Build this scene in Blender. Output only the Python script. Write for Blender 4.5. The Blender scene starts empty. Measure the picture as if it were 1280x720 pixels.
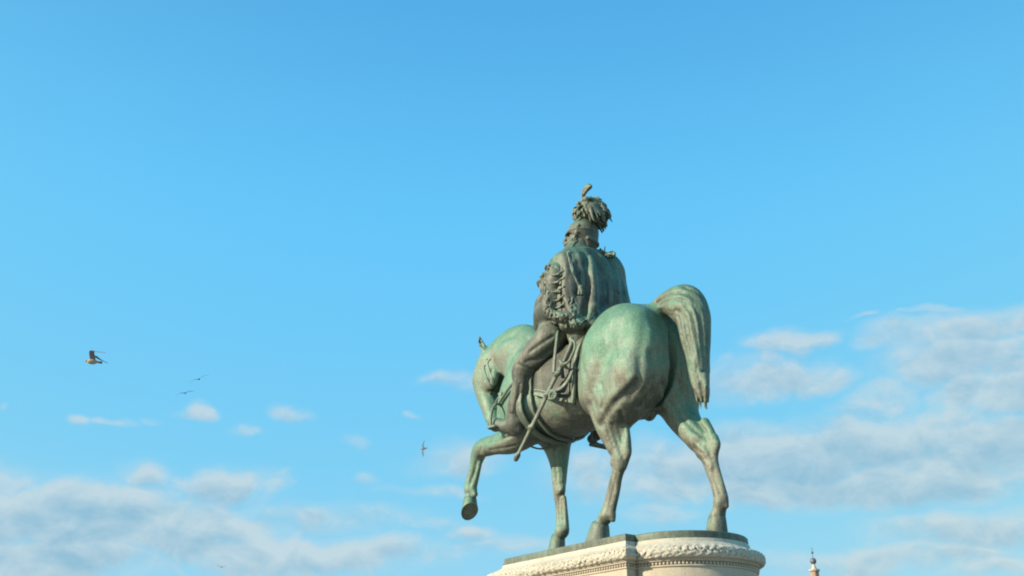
import bpy, bmesh, math, random
import numpy as np
from math import sin, cos, tan, pi, radians, degrees, atan2, sqrt
from mathutils import Vector, Matrix
random.seed(7)
rng = np.random.default_rng(11)

# ------------------------------------------------------------------ scene basics
HV = 0.0145; RV = 0.0115
sc = bpy.context.scene
col = sc.collection
# Frame of the place: X runs along the horse (tail to head), Y to its left, Z up; z = 0 is the top of the bronze slab.
FPX = 1250.0
PITCH = radians(24)
HEAD = atan2(-1040.0, FPX / cos(PITCH))
AXV = np.array([sin(HEAD), cos(HEAD), 0.0])
LTV = np.array([-AXV[1], AXV[0], 0.0])
GROUND = -3.35
def _ray(x, y):
    X = x - 640; U = 360 - y
    r = np.array([X, FPX*cos(PITCH) - U*sin(PITCH), FPX*sin(PITCH) + U*cos(PITCH)])
    r /= np.linalg.norm(r)
    return np.array([r @ AXV, r @ LTV, r[2]])
CAM = np.array([-7.0693, 7.5106, -1.75])
def at(x, y, Y):
    r = _ray(x, y); return CAM + r*((Y - CAM[1])/r[1])
def atz(x, y, Z):
    r = _ray(x, y); return CAM + r*((Z - CAM[2])/r[2])
def far(x, y, d):
    return CAM + _ray(x, y)*d
def wdir(v):      # camera-axes vector (right, forward, up) to the frame of the place
    v = np.array(v, float); return np.array([v @ AXV, v @ LTV, v[2]])
def J(x, y, Y, rp):
    p = at(x, y, Y); return (p[0], p[1], p[2], rp*np.linalg.norm(p - CAM)/FPX)

# ------------------------------------------------------------------ signed-distance sculpting
class Clay:
    def __init__(s, lo, hi, v):
        s.lo = np.array(lo, float); s.v = v
        s.n = np.ceil((np.array(hi) - s.lo)/v).astype(int) + 1
        s.f = np.full(s.n, 1.0, np.float32)
        s.ax = [(s.lo[i] + v*np.arange(s.n[i])).astype(np.float32) for i in range(3)]
    def box(s, lo, hi):
        a = [max(0, int((lo[i] - s.lo[i])/s.v)) for i in range(3)]
        b = [min(int(s.n[i]), int((hi[i] - s.lo[i])/s.v) + 2) for i in range(3)]
        if any(b[i] - a[i] < 2 for i in range(3)): return None
        sl = tuple(slice(a[i], b[i]) for i in range(3))
        X = s.ax[0][sl[0]][:, None, None]; Y = s.ax[1][sl[1]][None, :, None]; Z = s.ax[2][sl[2]][None, None, :]
        return sl, X, Y, Z
    def _join(s, sl, d, k, mode):
        f = s.f[sl]
        if mode == 'sub':
            d = -d
            if k > 0:
                h = np.maximum(k - np.abs(f - d), 0)/k
                s.f[sl] = np.maximum(f, d) + h*h*k*0.25
            else: s.f[sl] = np.maximum(f, d)
        else:
            if k > 0:
                h = np.maximum(k - np.abs(f - d), 0)/k
                s.f[sl] = np.minimum(f, d) - h*h*k*0.25
            else: s.f[sl] = np.minimum(f, d)
    @staticmethod
    def _cone(X, Y, Z, a, b, ra, rb, flat):
        px, py, pz = X - a[0], Y - a[1], Z - a[2]
        d = np.array(b, float) - np.array(a, float)
        if flat is not None:
            n, q = flat
            m = 1/q - 1
            t = (px*n[0] + py*n[1] + pz*n[2])*m
            px, py, pz = px + t*n[0], py + t*n[1], pz + t*n[2]
            d = d + (d @ np.array(n))*m*np.array(n)
        L2 = float(d @ d) + 1e-9
        h = np.clip((px*d[0] + py*d[1] + pz*d[2])/L2, 0, 1)
        dist = np.sqrt((px - h*d[0])**2 + (py - h*d[1])**2 + (pz - h*d[2])**2)
        return (dist - (ra + (rb - ra)*h))*(flat[1]**0.5 if flat is not None else 1)
    def tube(s, pts, k=0.05, flat=None, mode='add', sub=5):
        """a run of rounded cones along a smooth curve; pts = (x, y, z, r)"""
        P = np.array(pts, float)
        if len(P) > 2 and sub > 1:
            Q = np.vstack([2*P[0] - P[1], P, 2*P[-1] - P[-2]]); out = []
            for i in range(1, len(Q) - 2):
                for t in np.arange(sub)/sub:
                    p0, p1, p2, p3 = Q[i-1], Q[i], Q[i+1], Q[i+2]
                    out.append(.5*((2*p1) + (-p0 + p2)*t + (2*p0 - 5*p1 + 4*p2 - p3)*t*t + (-p0 + 3*p1 - 3*p2 + p3)*t**3))
            out.append(P[-1]); P = np.array(out)
        P[:, 3] = np.maximum(P[:, 3], 0.002)
        if flat is not None:
            n = np.array(flat[0], float); n /= np.linalg.norm(n); flat = (n, flat[1])
        pad = P[:, 3].max() + k + 3*s.v
        bx = s.box(P[:, :3].min(0) - pad, P[:, :3].max(0) + pad)
        if bx is None: return
        sl, X, Y, Z = bx
        shp = s.f[sl].shape
        D = np.full(shp, 1.0, np.float32)
        off = [x.start for x in sl]
        for i in range(len(P) - 1):
            a, b = P[i], P[i+1]
            pd = max(a[3], b[3]) + k + 3*s.v
            q = s.box(np.minimum(a[:3], b[:3]) - pd, np.maximum(a[:3], b[:3]) + pd)
            if q is None: continue
            sl2, X2, Y2, Z2 = q
            loc = tuple(slice(max(0, sl2[j].start - off[j]), min(shp[j], sl2[j].stop - off[j])) for j in range(3))
            g = tuple(slice(loc[j].start + off[j], loc[j].stop + off[j]) for j in range(3))
            X2 = s.ax[0][g[0]][:, None, None]; Y2 = s.ax[1][g[1]][None, :, None]; Z2 = s.ax[2][g[2]][None, None, :]
            D[loc] = np.minimum(D[loc], s._cone(X2, Y2, Z2, a[:3], b[:3], a[3], b[3], flat))
        s._join(sl, D, k, mode)
    def blob(s, c, r, k=0.05, R=None, mode='add'):
        """ellipsoid; R = 3x3 rotation whose columns are its axes"""
        r = np.array(r, float); pad = r.max() + k + 3*s.v
        bx = s.box(np.array(c) - pad, np.array(c) + pad)
        if bx is None: return
        sl, X, Y, Z = bx
        x, y, z = X - c[0], Y - c[1], Z - c[2]
        if R is not None:
            R = np.array(R); x, y, z = (x*R[0, 0] + y*R[1, 0] + z*R[2, 0], x*R[0, 1] + y*R[1, 1] + z*R[2, 1], x*R[0, 2] + y*R[1, 2] + z*R[2, 2])
        k0 = np.sqrt((x/r[0])**2 + (y/r[1])**2 + (z/r[2])**2) + 1e-6
        k1 = np.sqrt((x/r[0]**2)**2 + (y/r[1]**2)**2 + (z/r[2]**2)**2) + 1e-6
        s._join(sl, (k0*(k0 - 1)/k1).astype(np.float32), k, mode)
    def loft(s, st, k=0.05, pw=2.0):
        """body along X: stations (x, zc, hy, hz_up, hz_down)"""
        S = np.array(st, float)
        hm = S[:, 2:].max()
        bx = s.box((S[0, 0] - .05, -hm - k, (S[:, 1] - S[:, 4]).min() - k - .1), (S[-1, 0] + .05, hm + k, (S[:, 1] + S[:, 3]).max() + k + .1))
        sl, X, Y, Z = bx
        xs = s.ax[0][sl[0]]
        def cr(c):
            from_x = S[:, 0]; v = S[:, c]
            m = np.gradient(v, from_x)
            i = np.clip(np.searchsorted(from_x, xs) - 1, 0, len(v) - 2)
            h = from_x[i+1] - from_x[i]; t = np.clip((xs - from_x[i])/h, 0, 1)
            return ((2*t**3 - 3*t*t + 1)*v[i] + (t**3 - 2*t*t + t)*h*m[i] + (-2*t**3 + 3*t*t)*v[i+1] + (t**3 - t*t)*h*m[i+1]).astype(np.float32)[:, None, None]
        zc, hy, hu, hd = cr(1), cr(2), cr(3), cr(4)
        dz = Z - zc
        hz = np.where(dz > 0, hu, hd)
        q = (np.abs(Y/hy)**pw + np.abs(dz/hz)**pw)**(1/pw)
        d = (q - 1)*np.minimum(hy, hz)*0.95
        out = np.maximum(S[0, 0] - X, X - S[-1, 0])
        d = np.maximum(d, out)
        s._join(sl, d.astype(np.float32), k, 'add')
    def line(s, pts, width, depth, sub=6):
        """press a groove (depth > 0) or raise a ridge (depth < 0) along a curve on the surface"""
        P = np.array(pts, float)
        if P.shape[1] == 3: P = np.hstack([P, np.ones((len(P), 1))])
        if len(P) > 2:
            Q = np.vstack([2*P[0] - P[1], P, 2*P[-1] - P[-2]]); out = []
            for i in range(1, len(Q) - 2):
                for t in np.arange(sub)/sub:
                    p0, p1, p2, p3 = Q[i-1], Q[i], Q[i+1], Q[i+2]
                    out.append(.5*((2*p1) + (-p0 + p2)*t + (2*p0 - 5*p1 + 4*p2 - p3)*t*t + (-p0 + 3*p1 - 3*p2 + p3)*t**3))
            out.append(P[-1]); P = np.array(out)
        pad = 3.0*width + s.v
        bx = s.box(P[:, :3].min(0) - pad, P[:, :3].max(0) + pad)
        if bx is None: return
        sl, X, Y, Z = bx
        D = np.full(s.f[sl].shape, 0.0, np.float32)
        for i in range(len(P) - 1):
            a, b = P[i], P[i+1]
            px, py, pz = X - a[0], Y - a[1], Z - a[2]
            d = b[:3] - a[:3]; L2 = float(d @ d) + 1e-9
            h = np.clip((px*d[0] + py*d[1] + pz*d[2])/L2, 0, 1)
            q = (px - h*d[0])**2 + (py - h*d[1])**2 + (pz - h*d[2])**2
            D = np.maximum(D, np.exp(-q/width**2)*(a[3] + (b[3] - a[3])*h))
        s.f[sl] += (depth*D).astype(np.float32)
    def rough(s, pts, width, amp, freq, seed=0):
        """broken, furry surface along a strip"""
        P = np.array(pts, float)
        if len(P) < 2: return
        pad = 2.6*width
        bx = s.box(P[:, :3].min(0) - pad, P[:, :3].max(0) + pad)
        if bx is None: return
        sl, X, Y, Z = bx; D = np.zeros(s.f[sl].shape, np.float32)
        for a, b in zip(P[:-1], P[1:]):
            d = b[:3] - a[:3]; L2 = float(d @ d) + 1e-9; px, py, pz = X - a[0], Y - a[1], Z - a[2]
            h = np.clip((px*d[0] + py*d[1] + pz*d[2])/L2, 0, 1); q = (px - h*d[0])**2 + (py - h*d[1])**2 + (pz - h*d[2])**2
            D = np.maximum(D, np.exp(-(q/width**2)**2))
        r = np.random.default_rng(seed); N = 0
        for j in range(7):
            e = r.normal(size=3); e[2] *= .55; e /= np.linalg.norm(e); g = r.normal(size=3); g /= np.linalg.norm(g); ph = r.uniform(0, 6.28, 2); fr = freq*r.uniform(.7, 1.5)
            N = N + np.sin((X*e[0] + Y*e[1] + Z*e[2])*fr + ph[0] + 1.8*np.sin((X*g[0] + Y*g[1] + Z*g[2])*fr*.8 + ph[1]))
        s.f[sl] += (D*(N*amp/2.6 - amp*.5)).astype(np.float32)
    def hit(s, x, y, t0=6.0, t1=15.0):
        """first surface point seen in a direction (used to lay grooves and straps on the surface)"""
        r = _ray(x, y)
        for t in np.arange(t0, t1, s.v*0.6):
            p = CAM + r*t
            g = (p - s.lo)/s.v
            i = np.floor(g).astype(int)
            if (i < 0).any() or (i >= s.n - 1).any(): continue
            if s.f[tuple(i)] > 0.2: continue
            w = g - i; c = s.f[i[0]:i[0]+2, i[1]:i[1]+2, i[2]:i[2]+2]
            c = c[0]*(1 - w[0]) + c[1]*w[0]; c = c[0]*(1 - w[1]) + c[1]*w[1]; c = c[0]*(1 - w[2]) + c[1]*w[2]
            if c < 0: return p
        return None
    def hits(s, q, off=0.0):
        out = []
        for p in q:
            h = s.hit(p[0], p[1])
            if h is not None:
                h = h - off*_ray(p[0], p[1])
                out.append(tuple(h) + (tuple(p[2:3]) if len(p) > 2 else ()))
        return out
    def crease(s, q, width, depth):
        h = s.hits(q)
        if len(h) >= 2: s.line(h, width, depth)
    def clip(s, n, c):
        """keep the side where (p - c).n < 0"""
        X = s.ax[0][:, None, None]; Y = s.ax[1][None, :, None]; Z = s.ax[2][None, None, :]
        s.f = np.maximum(s.f, ((X - c[0])*n[0] + (Y - c[1])*n[1] + (Z - c[2])*n[2]).astype(np.float32))
    def grain(s, amp, freq, seed=0, oct=2):
        """low hand-worked unevenness"""
        r = np.random.default_rng(seed)
        tot = 0
        X = s.ax[0][:, None, None]; Y = s.ax[1][None, :, None]; Z = s.ax[2][None, None, :]
        for o in range(oct):
            for j in range(5):
                d = r.normal(size=3); d /= np.linalg.norm(d); ph = r.uniform(0, 6.28)
                e = r.normal(size=3); e /= np.linalg.norm(e)
                fr = freq*(2**o)
                tot = tot + np.sin((X*d[0] + Y*d[1] + Z*d[2])*fr + ph + 1.3*np.sin((X*e[0] + Y*e[1] + Z*e[2])*fr*.7 + ph*2))/(2**o)
        s.f += (amp*tot/5).astype(np.float32)
    def mesh(s, smooth=1):
        """surface nets"""
        f = s.f; neg = f < 0
        nx, ny, nz = f.shape
        c = np.zeros((nx-1, ny-1, nz-1), np.int8)
        for i in (0, 1):
            for j in (0, 1):
                for k in (0, 1): c += neg[i:nx-1+i, j:ny-1+j, k:nz-1+k]
        cells = (c > 0) & (c < 8)
        idx = np.full(cells.shape, -1, np.int64)
        ijk = np.argwhere(cells); idx[cells] = np.arange(len(ijk))
        acc = np.zeros((len(ijk), 3)); cnt = np.zeros(len(ijk))
        I, Jx, K = ijk.T
        for axis in range(3):
            o = [a for a in range(3) if a != axis]
            for u in (0, 1):
                for w in (0, 1):
                    b = np.zeros(3, int); b[o[0]] = u; b[o[1]] = w
                    e = b.copy(); e[axis] = 1
                    fa = f[I+b[0], Jx+b[1], K+b[2]]; fb = f[I+e[0], Jx+e[1], K+e[2]]
                    m = (fa < 0) != (fb < 0)
                    t = fa[m]/(fa[m] - fb[m])
                    p = np.tile(b.astype(float), (m.sum(), 1)); p[:, axis] = t
                    acc[m] += p; cnt[m] += 1
        V = (ijk + acc/cnt[:, None])
        quads = []
        for axis in range(3):
            o = [(axis+1) % 3, (axis+2) % 3]
            sa = [slice(None)]*3; sb = [slice(None)]*3
            sa[axis] = slice(0, -1); sb[axis] = slice(1, None)
            na, nb = neg[tuple(sa)], neg[tuple(sb)]
            ch = na != nb
            E = np.argwhere(ch)
            ok = (E[:, o[0]] > 0) & (E[:, o[1]] > 0) & (E[:, o[0]] < f.shape[o[0]]-1) & (E[:, o[1]] < f.shape[o[1]]-1)
            E = E[ok]
            d0 = np.zeros(3, int); d0[o[0]] = 1; d1 = np.zeros(3, int); d1[o[1]] = 1
            g = lambda P: idx[P[:, 0], P[:, 1], P[:, 2]]
            q = np.stack([g(E-d0-d1), g(E-d1), g(E), g(E-d0)], 1)
            fl = na[tuple(E.T)]
            q[~fl] = q[~fl][:, ::-1]
            quads.append(q)
        Qd = np.vstack(quads); Qd = Qd[(Qd >= 0).all(1)]
        for _ in range(smooth):
            a = np.zeros_like(V); n = np.zeros(len(V))
            for u, w in ((0, 1), (1, 2), (2, 3), (3, 0)):
                for p, q in ((u, w), (w, u)):
                    for d in range(3): a[:, d] += np.bincount(Qd[:, p], V[Qd[:, q], d], len(V))
                    n += np.bincount(Qd[:, p], minlength=len(V))
            V = V*.5 + .5*a/np.maximum(n, 1)[:, None]
        return s.lo + V*s.v, Qd

def mesh_obj(name, V, Q, mat, parent=None, smooth=True):
    V = np.asarray(V, np.float32); Q = np.asarray(Q, np.int32)
    me = bpy.data.meshes.new(name)
    me.vertices.add(len(V)); me.vertices.foreach_set('co', V.ravel())
    me.loops.add(Q.size); me.loops.foreach_set('vertex_index', Q.ravel())
    me.polygons.add(len(Q)); me.polygons.foreach_set('loop_start', np.arange(0, Q.size, Q.shape[1], dtype=np.int32))
    me.polygons.foreach_set('use_smooth', np.full(len(Q), smooth))
    me.update(calc_edges=True); me.validate()
    me.materials.append(mat)
    if len(V) < 3000 and smooth: me.set_sharp_from_angle(angle=radians(38))
    o = bpy.data.objects.new(name, me); col.objects.link(o)
    if parent: attach(o, parent)
    return o
def attach(o, p):
    # every child of the statue is modelled in the frame of the place
    o.parent = p
    o.matrix_parent_inverse = p.matrix_basis.inverted() if p.parent is None else Matrix.Identity(4)
def clay_obj(name, c, mat, parent=None, smooth=1):
    V, Q = c.mesh(smooth); return mesh_obj(name, V, Q, mat, parent)
def bm_obj(name, bm, mat, parent=None, smooth=False):
    me = bpy.data.meshes.new(name); bm.normal_update(); bm.to_mesh(me); bm.free()
    me.polygons.foreach_set('use_smooth', np.full(len(me.polygons), smooth)); me.materials.append(mat)
    o = bpy.data.objects.new(name, me); col.objects.link(o)
    if parent: attach(o, parent)
    return o
def empty(name, loc):
    o = bpy.data.objects.new(name, None); col.objects.link(o); o.location = loc; o.empty_display_size = .3
    bpy.context.view_layer.update(); return o
def tag(o, label=None, cat=None, group=None, kind=None):
    if label: o['label'] = label
    if cat: o['category'] = cat
    if group: o['group'] = group
    if kind: o['kind'] = kind
    return o
def small_clay(pts_lo, pts_hi, v, pad=.12):
    return Clay(np.array(pts_lo) - pad, np.array(pts_hi) + pad, v)
def band_mesh(P, N, w, t, taper=None):
    """strap: curve points P, surface normals N, width w, thickness t -> verts, quads"""
    P = np.array(P, float); N = np.array(N, float)
    T = np.gradient(P, axis=0); T /= np.linalg.norm(T, axis=1)[:, None] + 1e-9
    B = np.cross(T, N); B /= np.linalg.norm(B, axis=1)[:, None] + 1e-9
    N = np.cross(B, T)
    W = np.full(len(P), w) if taper is None else w*np.array(taper)
    V = []
    for p, n, b, ww in zip(P, N, B, W):
        V += [p - b*ww/2 - n*t, p - b*ww/2 + n*t*.6, p - b*ww/2*.8 + n*t, p + b*ww/2*.8 + n*t, p + b*ww/2 + n*t*.6, p + b*ww/2 - n*t]
    Q = []
    m = 6
    for i in range(len(P) - 1):
        for j in range(m):
            a, b_ = i*m + j, i*m + (j+1) % m
            Q.append((a, b_, b_ + m, a + m))
    for e in (0, (len(P)-1)*m): Q += [(e, e+1, e+4, e+5), (e+1, e+2, e+3, e+4)]
    return np.array(V), np.array(Q)
def spline(P, n):
    P = np.array(P, float); Q = np.vstack([2*P[0]-P[1], P, 2*P[-1]-P[-2]]); out = []
    for i in range(1, len(Q)-2):
        for t in np.arange(n)/n:
            p0, p1, p2, p3 = Q[i-1], Q[i], Q[i+1], Q[i+2]
            out.append(.5*((2*p1)+(-p0+p2)*t+(2*p0-5*p1+4*p2-p3)*t*t+(-p0+3*p1-3*p2+p3)*t**3))
    out.append(P[-1]); return np.array(out)

# ------------------------------------------------------------------ materials
class NT:
    def __init__(s, name):
        s.m = bpy.data.materials.new(name); s.m.use_nodes = True
        s.t = s.m.node_tree; s.t.nodes.clear()
        s.out = s.n('ShaderNodeOutputMaterial'); s.b = s.n('ShaderNodeBsdfPrincipled'); s.l(s.b.outputs[0], s.out.inputs[0])
    def n(s, k, **kw):
        x = s.t.nodes.new(k)
        for a, b in kw.items(): setattr(x, a, b)
        return x
    def l(s, a, b): s.t.links.new(a, b)
    def noise(s, vec, scale, detail=4, rough=.55, dist=0.0):
        x = s.n('ShaderNodeTexNoise'); x.inputs['Scale'].default_value = scale; x.inputs['Detail'].default_value = detail
        x.inputs['Roughness'].default_value = rough; x.inputs['Distortion'].default_value = dist
        if vec is not None: s.l(vec, x.inputs['Vector'])
        return x.outputs[0]
    def ramp(s, fac, stops, interp='LINEAR'):
        x = s.n('ShaderNodeValToRGB'); x.color_ramp.interpolation = interp
        e = x.color_ramp.elements
        while len(e) < len(stops): e.new(.5)
        for q, (p, c) in zip(e, stops):
            q.position = p; q.color = (*c, 1) if len(c) == 3 else c
        s.l(fac, x.inputs[0]); return x.outputs[0]
    def mix(s, fac, a, b, mode='MIX'):
        x = s.n('ShaderNodeMix', data_type='RGBA', blend_type=mode)
        for sock, v in ((x.inputs[0], fac), (x.inputs[6], a), (x.inputs[7], b)):
            if isinstance(v, (int, float)): sock.default_value = v
            elif isinstance(v, tuple): sock.default_value = (*v, 1)
            else: s.l(v, sock)
        return x.outputs[2]
    def math(s, op, a, b=None, clamp=False):
        x = s.n('ShaderNodeMath', operation=op, use_clamp=clamp)
        for i, v in enumerate((a, b)):
            if v is None: continue
            if isinstance(v, (int, float)): x.inputs[i].default_value = v
            else: s.l(v, x.inputs[i])
        return x.outputs[0]
    def mapping(s, vec, scale, loc=(0, 0, 0)):
        x = s.n('ShaderNodeMapping'); x.inputs['Scale'].default_value = scale; x.inputs['Location'].default_value = loc
        s.l(vec, x.inputs[0]); return x.outputs[0]
    def bump(s, h, strength, dist):
        x = s.n('ShaderNodeBump'); x.inputs['Strength'].default_value = strength; x.inputs['Distance'].default_value = dist
        s.l(h, x.inputs['Height']); s.l(x.outputs[0], s.b.inputs['Normal'])

GREEN = (.115, .270, .175); PALE = (.205, .290, .205); TAN = (.215, .212, .152); DARK = (.060, .078, .062); BROWN = (.120, .118, .088)
def bronze(name, green=.5, dark=.35, tan_=.5, seed=0.0, bump=.5, orange=0.0, gain=1.0, legs=False):
    k = NT(name); g = k.n('ShaderNodeNewGeometry'); pos = g.outputs['Position']
    o = k.mapping(pos, (1, 1, 1), (seed, seed*1.7, seed*.6))
    big = k.noise(o, 1.5, 5, .6, .4)
    mid = k.noise(o, 6.0, 6, .65, .6)
    fine = k.noise(o, 38.0, 4, .7)
    run = k.noise(k.mapping(o, (9, 9, .9)), 1.6, 5, .62, .3)      # rain runs down the metal
    sep = k.n('ShaderNodeSeparateXYZ'); k.l(g.outputs['Normal'], sep.inputs[0])
    up = k.math('MULTIPLY_ADD', sep.outputs[2], .36); up.node.inputs[2].default_value = 0.0   # rain-washed upper faces turn to verdigris
    a = k.math('ADD', k.math('MULTIPLY', big, .95), k.math('MULTIPLY', run, .55))
    a = k.math('ADD', a, up)
    a = k.math('ADD', a, (green - .5)*.8)
    pz = k.n('ShaderNodeSeparateXYZ'); k.l(pos, pz.inputs[0])
    lo = k.n('ShaderNodeMapRange'); lo.inputs[1].default_value = 1.65; lo.inputs[2].default_value = .4; lo.inputs[3].default_value = 0; lo.inputs[4].default_value = -.17 if legs else 0.0; k.l(pz.outputs[2], lo.inputs[0])
    a = k.math('ADD', a, lo.outputs[0])      # the legs keep more of the brown metal than the rain-washed back
    base = k.ramp(a, [(.58, BROWN), (.70, TAN), (.84, PALE), (1.0, GREEN)])
    tn = k.ramp(k.math('ADD', k.math('MULTIPLY', run, .7), k.math('MULTIPLY', big, .35)), [(.50, (0, 0, 0)), (.66, (1, 1, 1))])
    base = k.mix(k.math('MULTIPLY', tn, tan_*.75), base, TAN)
    dk = k.ramp(k.math('ADD', k.math('MULTIPLY', mid, .7), k.math('MULTIPLY', run, .4)), [(.52, (1, 1, 1)), (.66, (0, 0, 0))])
    base = k.mix(k.math('MULTIPLY', dk, dark), base, DARK)
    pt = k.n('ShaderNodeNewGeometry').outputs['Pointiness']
    cav = k.ramp(pt, [(.455, (1, 1, 1)), (.495, (0, 0, 0))])       # hollows of the casting mixed towards the dark tone
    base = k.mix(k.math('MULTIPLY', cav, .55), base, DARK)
    edge = k.ramp(pt, [(.51, (0, 0, 0)), (.56, (1, 1, 1))])
    base = k.mix(k.math('MULTIPLY', edge, .30), base, PALE)
    if orange > 0:
        og = k.ramp(k.noise(k.mapping(o, (1, 1, .5)), 2.3, 4, .6, .5), [(.60, (0, 0, 0)), (.68, (1, 1, 1))])
        base = k.mix(k.math('MULTIPLY', og, orange), base, (.42, .30, .06))
    st = k.noise(k.mapping(o, (26, 26, 1.1)), 1.3, 4, .6, .2)
    base = k.mix(k.math('MULTIPLY', k.ramp(st, [(.58, (0, 0, 0)), (.68, (1, 1, 1))]), .30), base, DARK)
    base = k.mix(k.math('MULTIPLY', k.ramp(st, [(.33, (1, 1, 1)), (.42, (0, 0, 0))]), .28), base, (.30, .37, .29))
    sp = k.ramp(fine, [(.30, (.72, .72, .72)), (.70, (1.22, 1.22, 1.22))])
    base = k.mix(1.0, base, sp, 'MULTIPLY')
    gain = gain*.90
    if gain != 1: base = k.mix(1.0, base, (gain, gain, gain), 'MULTIPLY')
    k.l(base, k.b.inputs['Base Color'])
    k.b.inputs['Metallic'].default_value = .15
    k.l(k.ramp(mid, [(.3, (.48, .48, .48)), (.7, (.72, .72, .72))]), k.b.inputs['Roughness'])
    k.b.inputs['Specular IOR Level'].default_value = .45
    h = k.math('ADD', k.math('MULTIPLY', fine, .35), mid)
    k.bump(h, bump, .02)
    return k.m
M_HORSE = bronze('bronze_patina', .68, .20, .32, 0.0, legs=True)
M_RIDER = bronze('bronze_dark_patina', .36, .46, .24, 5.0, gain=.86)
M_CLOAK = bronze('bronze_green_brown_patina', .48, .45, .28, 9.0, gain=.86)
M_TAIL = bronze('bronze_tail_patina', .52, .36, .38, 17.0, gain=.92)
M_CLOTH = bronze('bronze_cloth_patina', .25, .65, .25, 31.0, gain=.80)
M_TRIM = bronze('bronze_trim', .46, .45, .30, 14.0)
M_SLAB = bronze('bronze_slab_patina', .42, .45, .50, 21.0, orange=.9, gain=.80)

# ------------------------------------------------------------------ the horse
GZ = 0.06
statue = empty('equestrian_statue', (1.0, 0, -0.10))
tag(statue, 'green bronze statue of a plumed rider on a prancing horse, atop the stone pedestal', 'statue')

def horse_clay(v=0.0145):
    c = Clay((-.75, -.68, -.02), (3.85, .74, 3.32), v)
    # trunk
    c.loft([(-.06, 2.02, .10, .20, .20), (.04, 2.02, .27, .46, .42), (.22, 2.02, .40, .62, .54), (.45, 2.0, .46, .70, .55), (.75, 2.0, .455, .665, .50),
            (1.05, 1.99, .44, .56, .47), (1.4, 1.98, .47, .52, .50), (1.8, 1.98, .475, .56, .52), (2.15, 2.0, .43, .62, .52),
            (2.42, 2.05, .36, .58, .46), (2.62, 2.1, .27, .42, .36), (2.78, 2.12, .14, .22, .2)], .02, 2.15)
    # breast and shoulders
    c.blob((2.52, 0, 1.93), (.30, .33, .40), .15)
    for s in (1, -1):
        c.tube([(2.15, .24*s, 2.45, .20), (2.36, .27*s, 2.1, .21), (2.48, .24*s, 1.85, .19)], .14)
        c.blob((2.12, .29*s, 1.92), (.24, .16, .34), .14)
    # neck
    c.tube([(2.22, 0, 2.25, .44), (2.42, 0, 2.56, .40), (2.62, 0, 2.74, .355), (2.86, 0, 2.83, .30), (3.10, 0, 2.83, .245), (3.26, 0, 2.76, .20)], .16, ((0, 1, 0), .68))
    c.tube([(2.1, 0, 2.66, .12), (2.3, 0, 2.86, .11), (2.52, 0, 3.03, .10), (2.78, 0, 3.07, .09), (3.0, 0, 3.03, .08), (3.2, 0, 2.96, .07)], .12)
    # head
    c.tube([(3.24, .02, 2.80, .205), (3.33, .03, 2.62, .20), (3.32, .03, 2.42, .165), (3.24, .03, 2.2, .135), (3.16, .03, 2.02, .118), (3.12, .03, 1.93, .10)], .09, ((0, 1, 0), .95))
    for s in (1, -1):
        c.blob((3.13, .11*s + .02, 2.58), (.18, .08, .20), .05)            # cheek
        c.blob((3.40, .12*s + .03, 2.58), (.06, .04, .05), .04)            # brow
        c.blob((3.385, .125*s + .03, 2.545), (.035, .03, .03), .01)        # eye
        c.line([(3.39, .155*s + .03, 2.52), (3.36, .16*s + .03, 2.545), (3.34, .15*s + .03, 2.53)], .012, .012)
        c.blob((3.17, .085*s + .03, 1.98), (.045, .03, .05), .03)
        c.blob((3.195, .10*s + .03, 1.965), (.02, .02, .025), .01, mode='sub')
        c.tube([(3.22, .10*s + .02, 2.93, .06), (3.27, .13*s + .02, 3.03, .065), (3.31, .14*s + .02, 3.12, .045), (3.34, .135*s + .02, 3.20, .010)], .03, ((.7, .3*s, -.2), .6)); c.tube([(3.22, .16*s + .02, 3.00, .016), (3.26, .165*s + .02, 3.06, .030), (3.30, .16*s + .02, 3.13, .014)], .008, mode='sub')
    # haunches
    for s in (1, -1):
        dx = 0 if s > 0 else -.14
        c.blob((.50+dx*.3, .27*s, 2.22), (.44, .22, .42), .14)
        c.tube([(.30+dx, .27*s, 2.28, .25), (.22+dx, .28*s, 2.02, .24), (.27+dx, .285*s, 1.75, .215)], .12)
    c.tube([(.16, .28, 2.30, .19), (.09, .29, 2.08, .19), (.14, .285, 1.85, .17), (.30, .28, 1.66, .14)], .08)
    # left thigh
    c.tube([(.62, .27, 2.15, .32), (.70, .30, 1.86, .28), (.80, .30, 1.66, .215)], .12)
    c.blob((.86, .33, 1.70), (.16, .13, .20), .10)
    c.tube([J(795, 470, .27, 34), J(782, 495, .27, 32), J(770, 517, .26, 24)], .12)
    # left gaskin, hock, cannon
    c.tube([J(765, 500, .27, 27), J(764, 520, .26, 23.5), J(766, 540, .26, 17.5), J(771, 557, .25, 13)], .07)
    c.tube([J(771, 557, .25, 12.5), J(775, 570, .25, 12), J(774, 583, .25, 9.5), J(770, 597, .25, 8), J(765, 615, .25, 7.2), J(761, 632, .25, 7.5), J(759, 643, .25, 9.3)], .035, ((.12, 1, 0), .82))
    c.tube([J(779, 530, .25, 7), J(783, 543, .25, 5), J(784, 555, .25, 5.2), J(783, 567, .25, 5), J(779, 583, .25, 4)], .04)
    c.tube([J(776, 585, .25, 3.8), J(772, 612, .25, 3.6), J(766, 636, .25, 4.2), J(765, 644, .25, 4.6)], .015)
    c.tube([J(766, 645, .25, 3.2), J(767, 650, .25, 2)], .02)
    c.tube([J(757, 646, .25, 8), J(753, 653, .25, 7.6), J(750, 659, .25, 8.6)], .03)
    # right thigh and gaskin
    c.tube([J(838, 440, -.27, 30), J(842, 470, -.27, 31), J(846, 495, -.27, 28), J(851, 516, -.26, 22), J(862, 535, -.25, 17.5), J(872, 549, -.25, 14.5)], .10)
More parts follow.
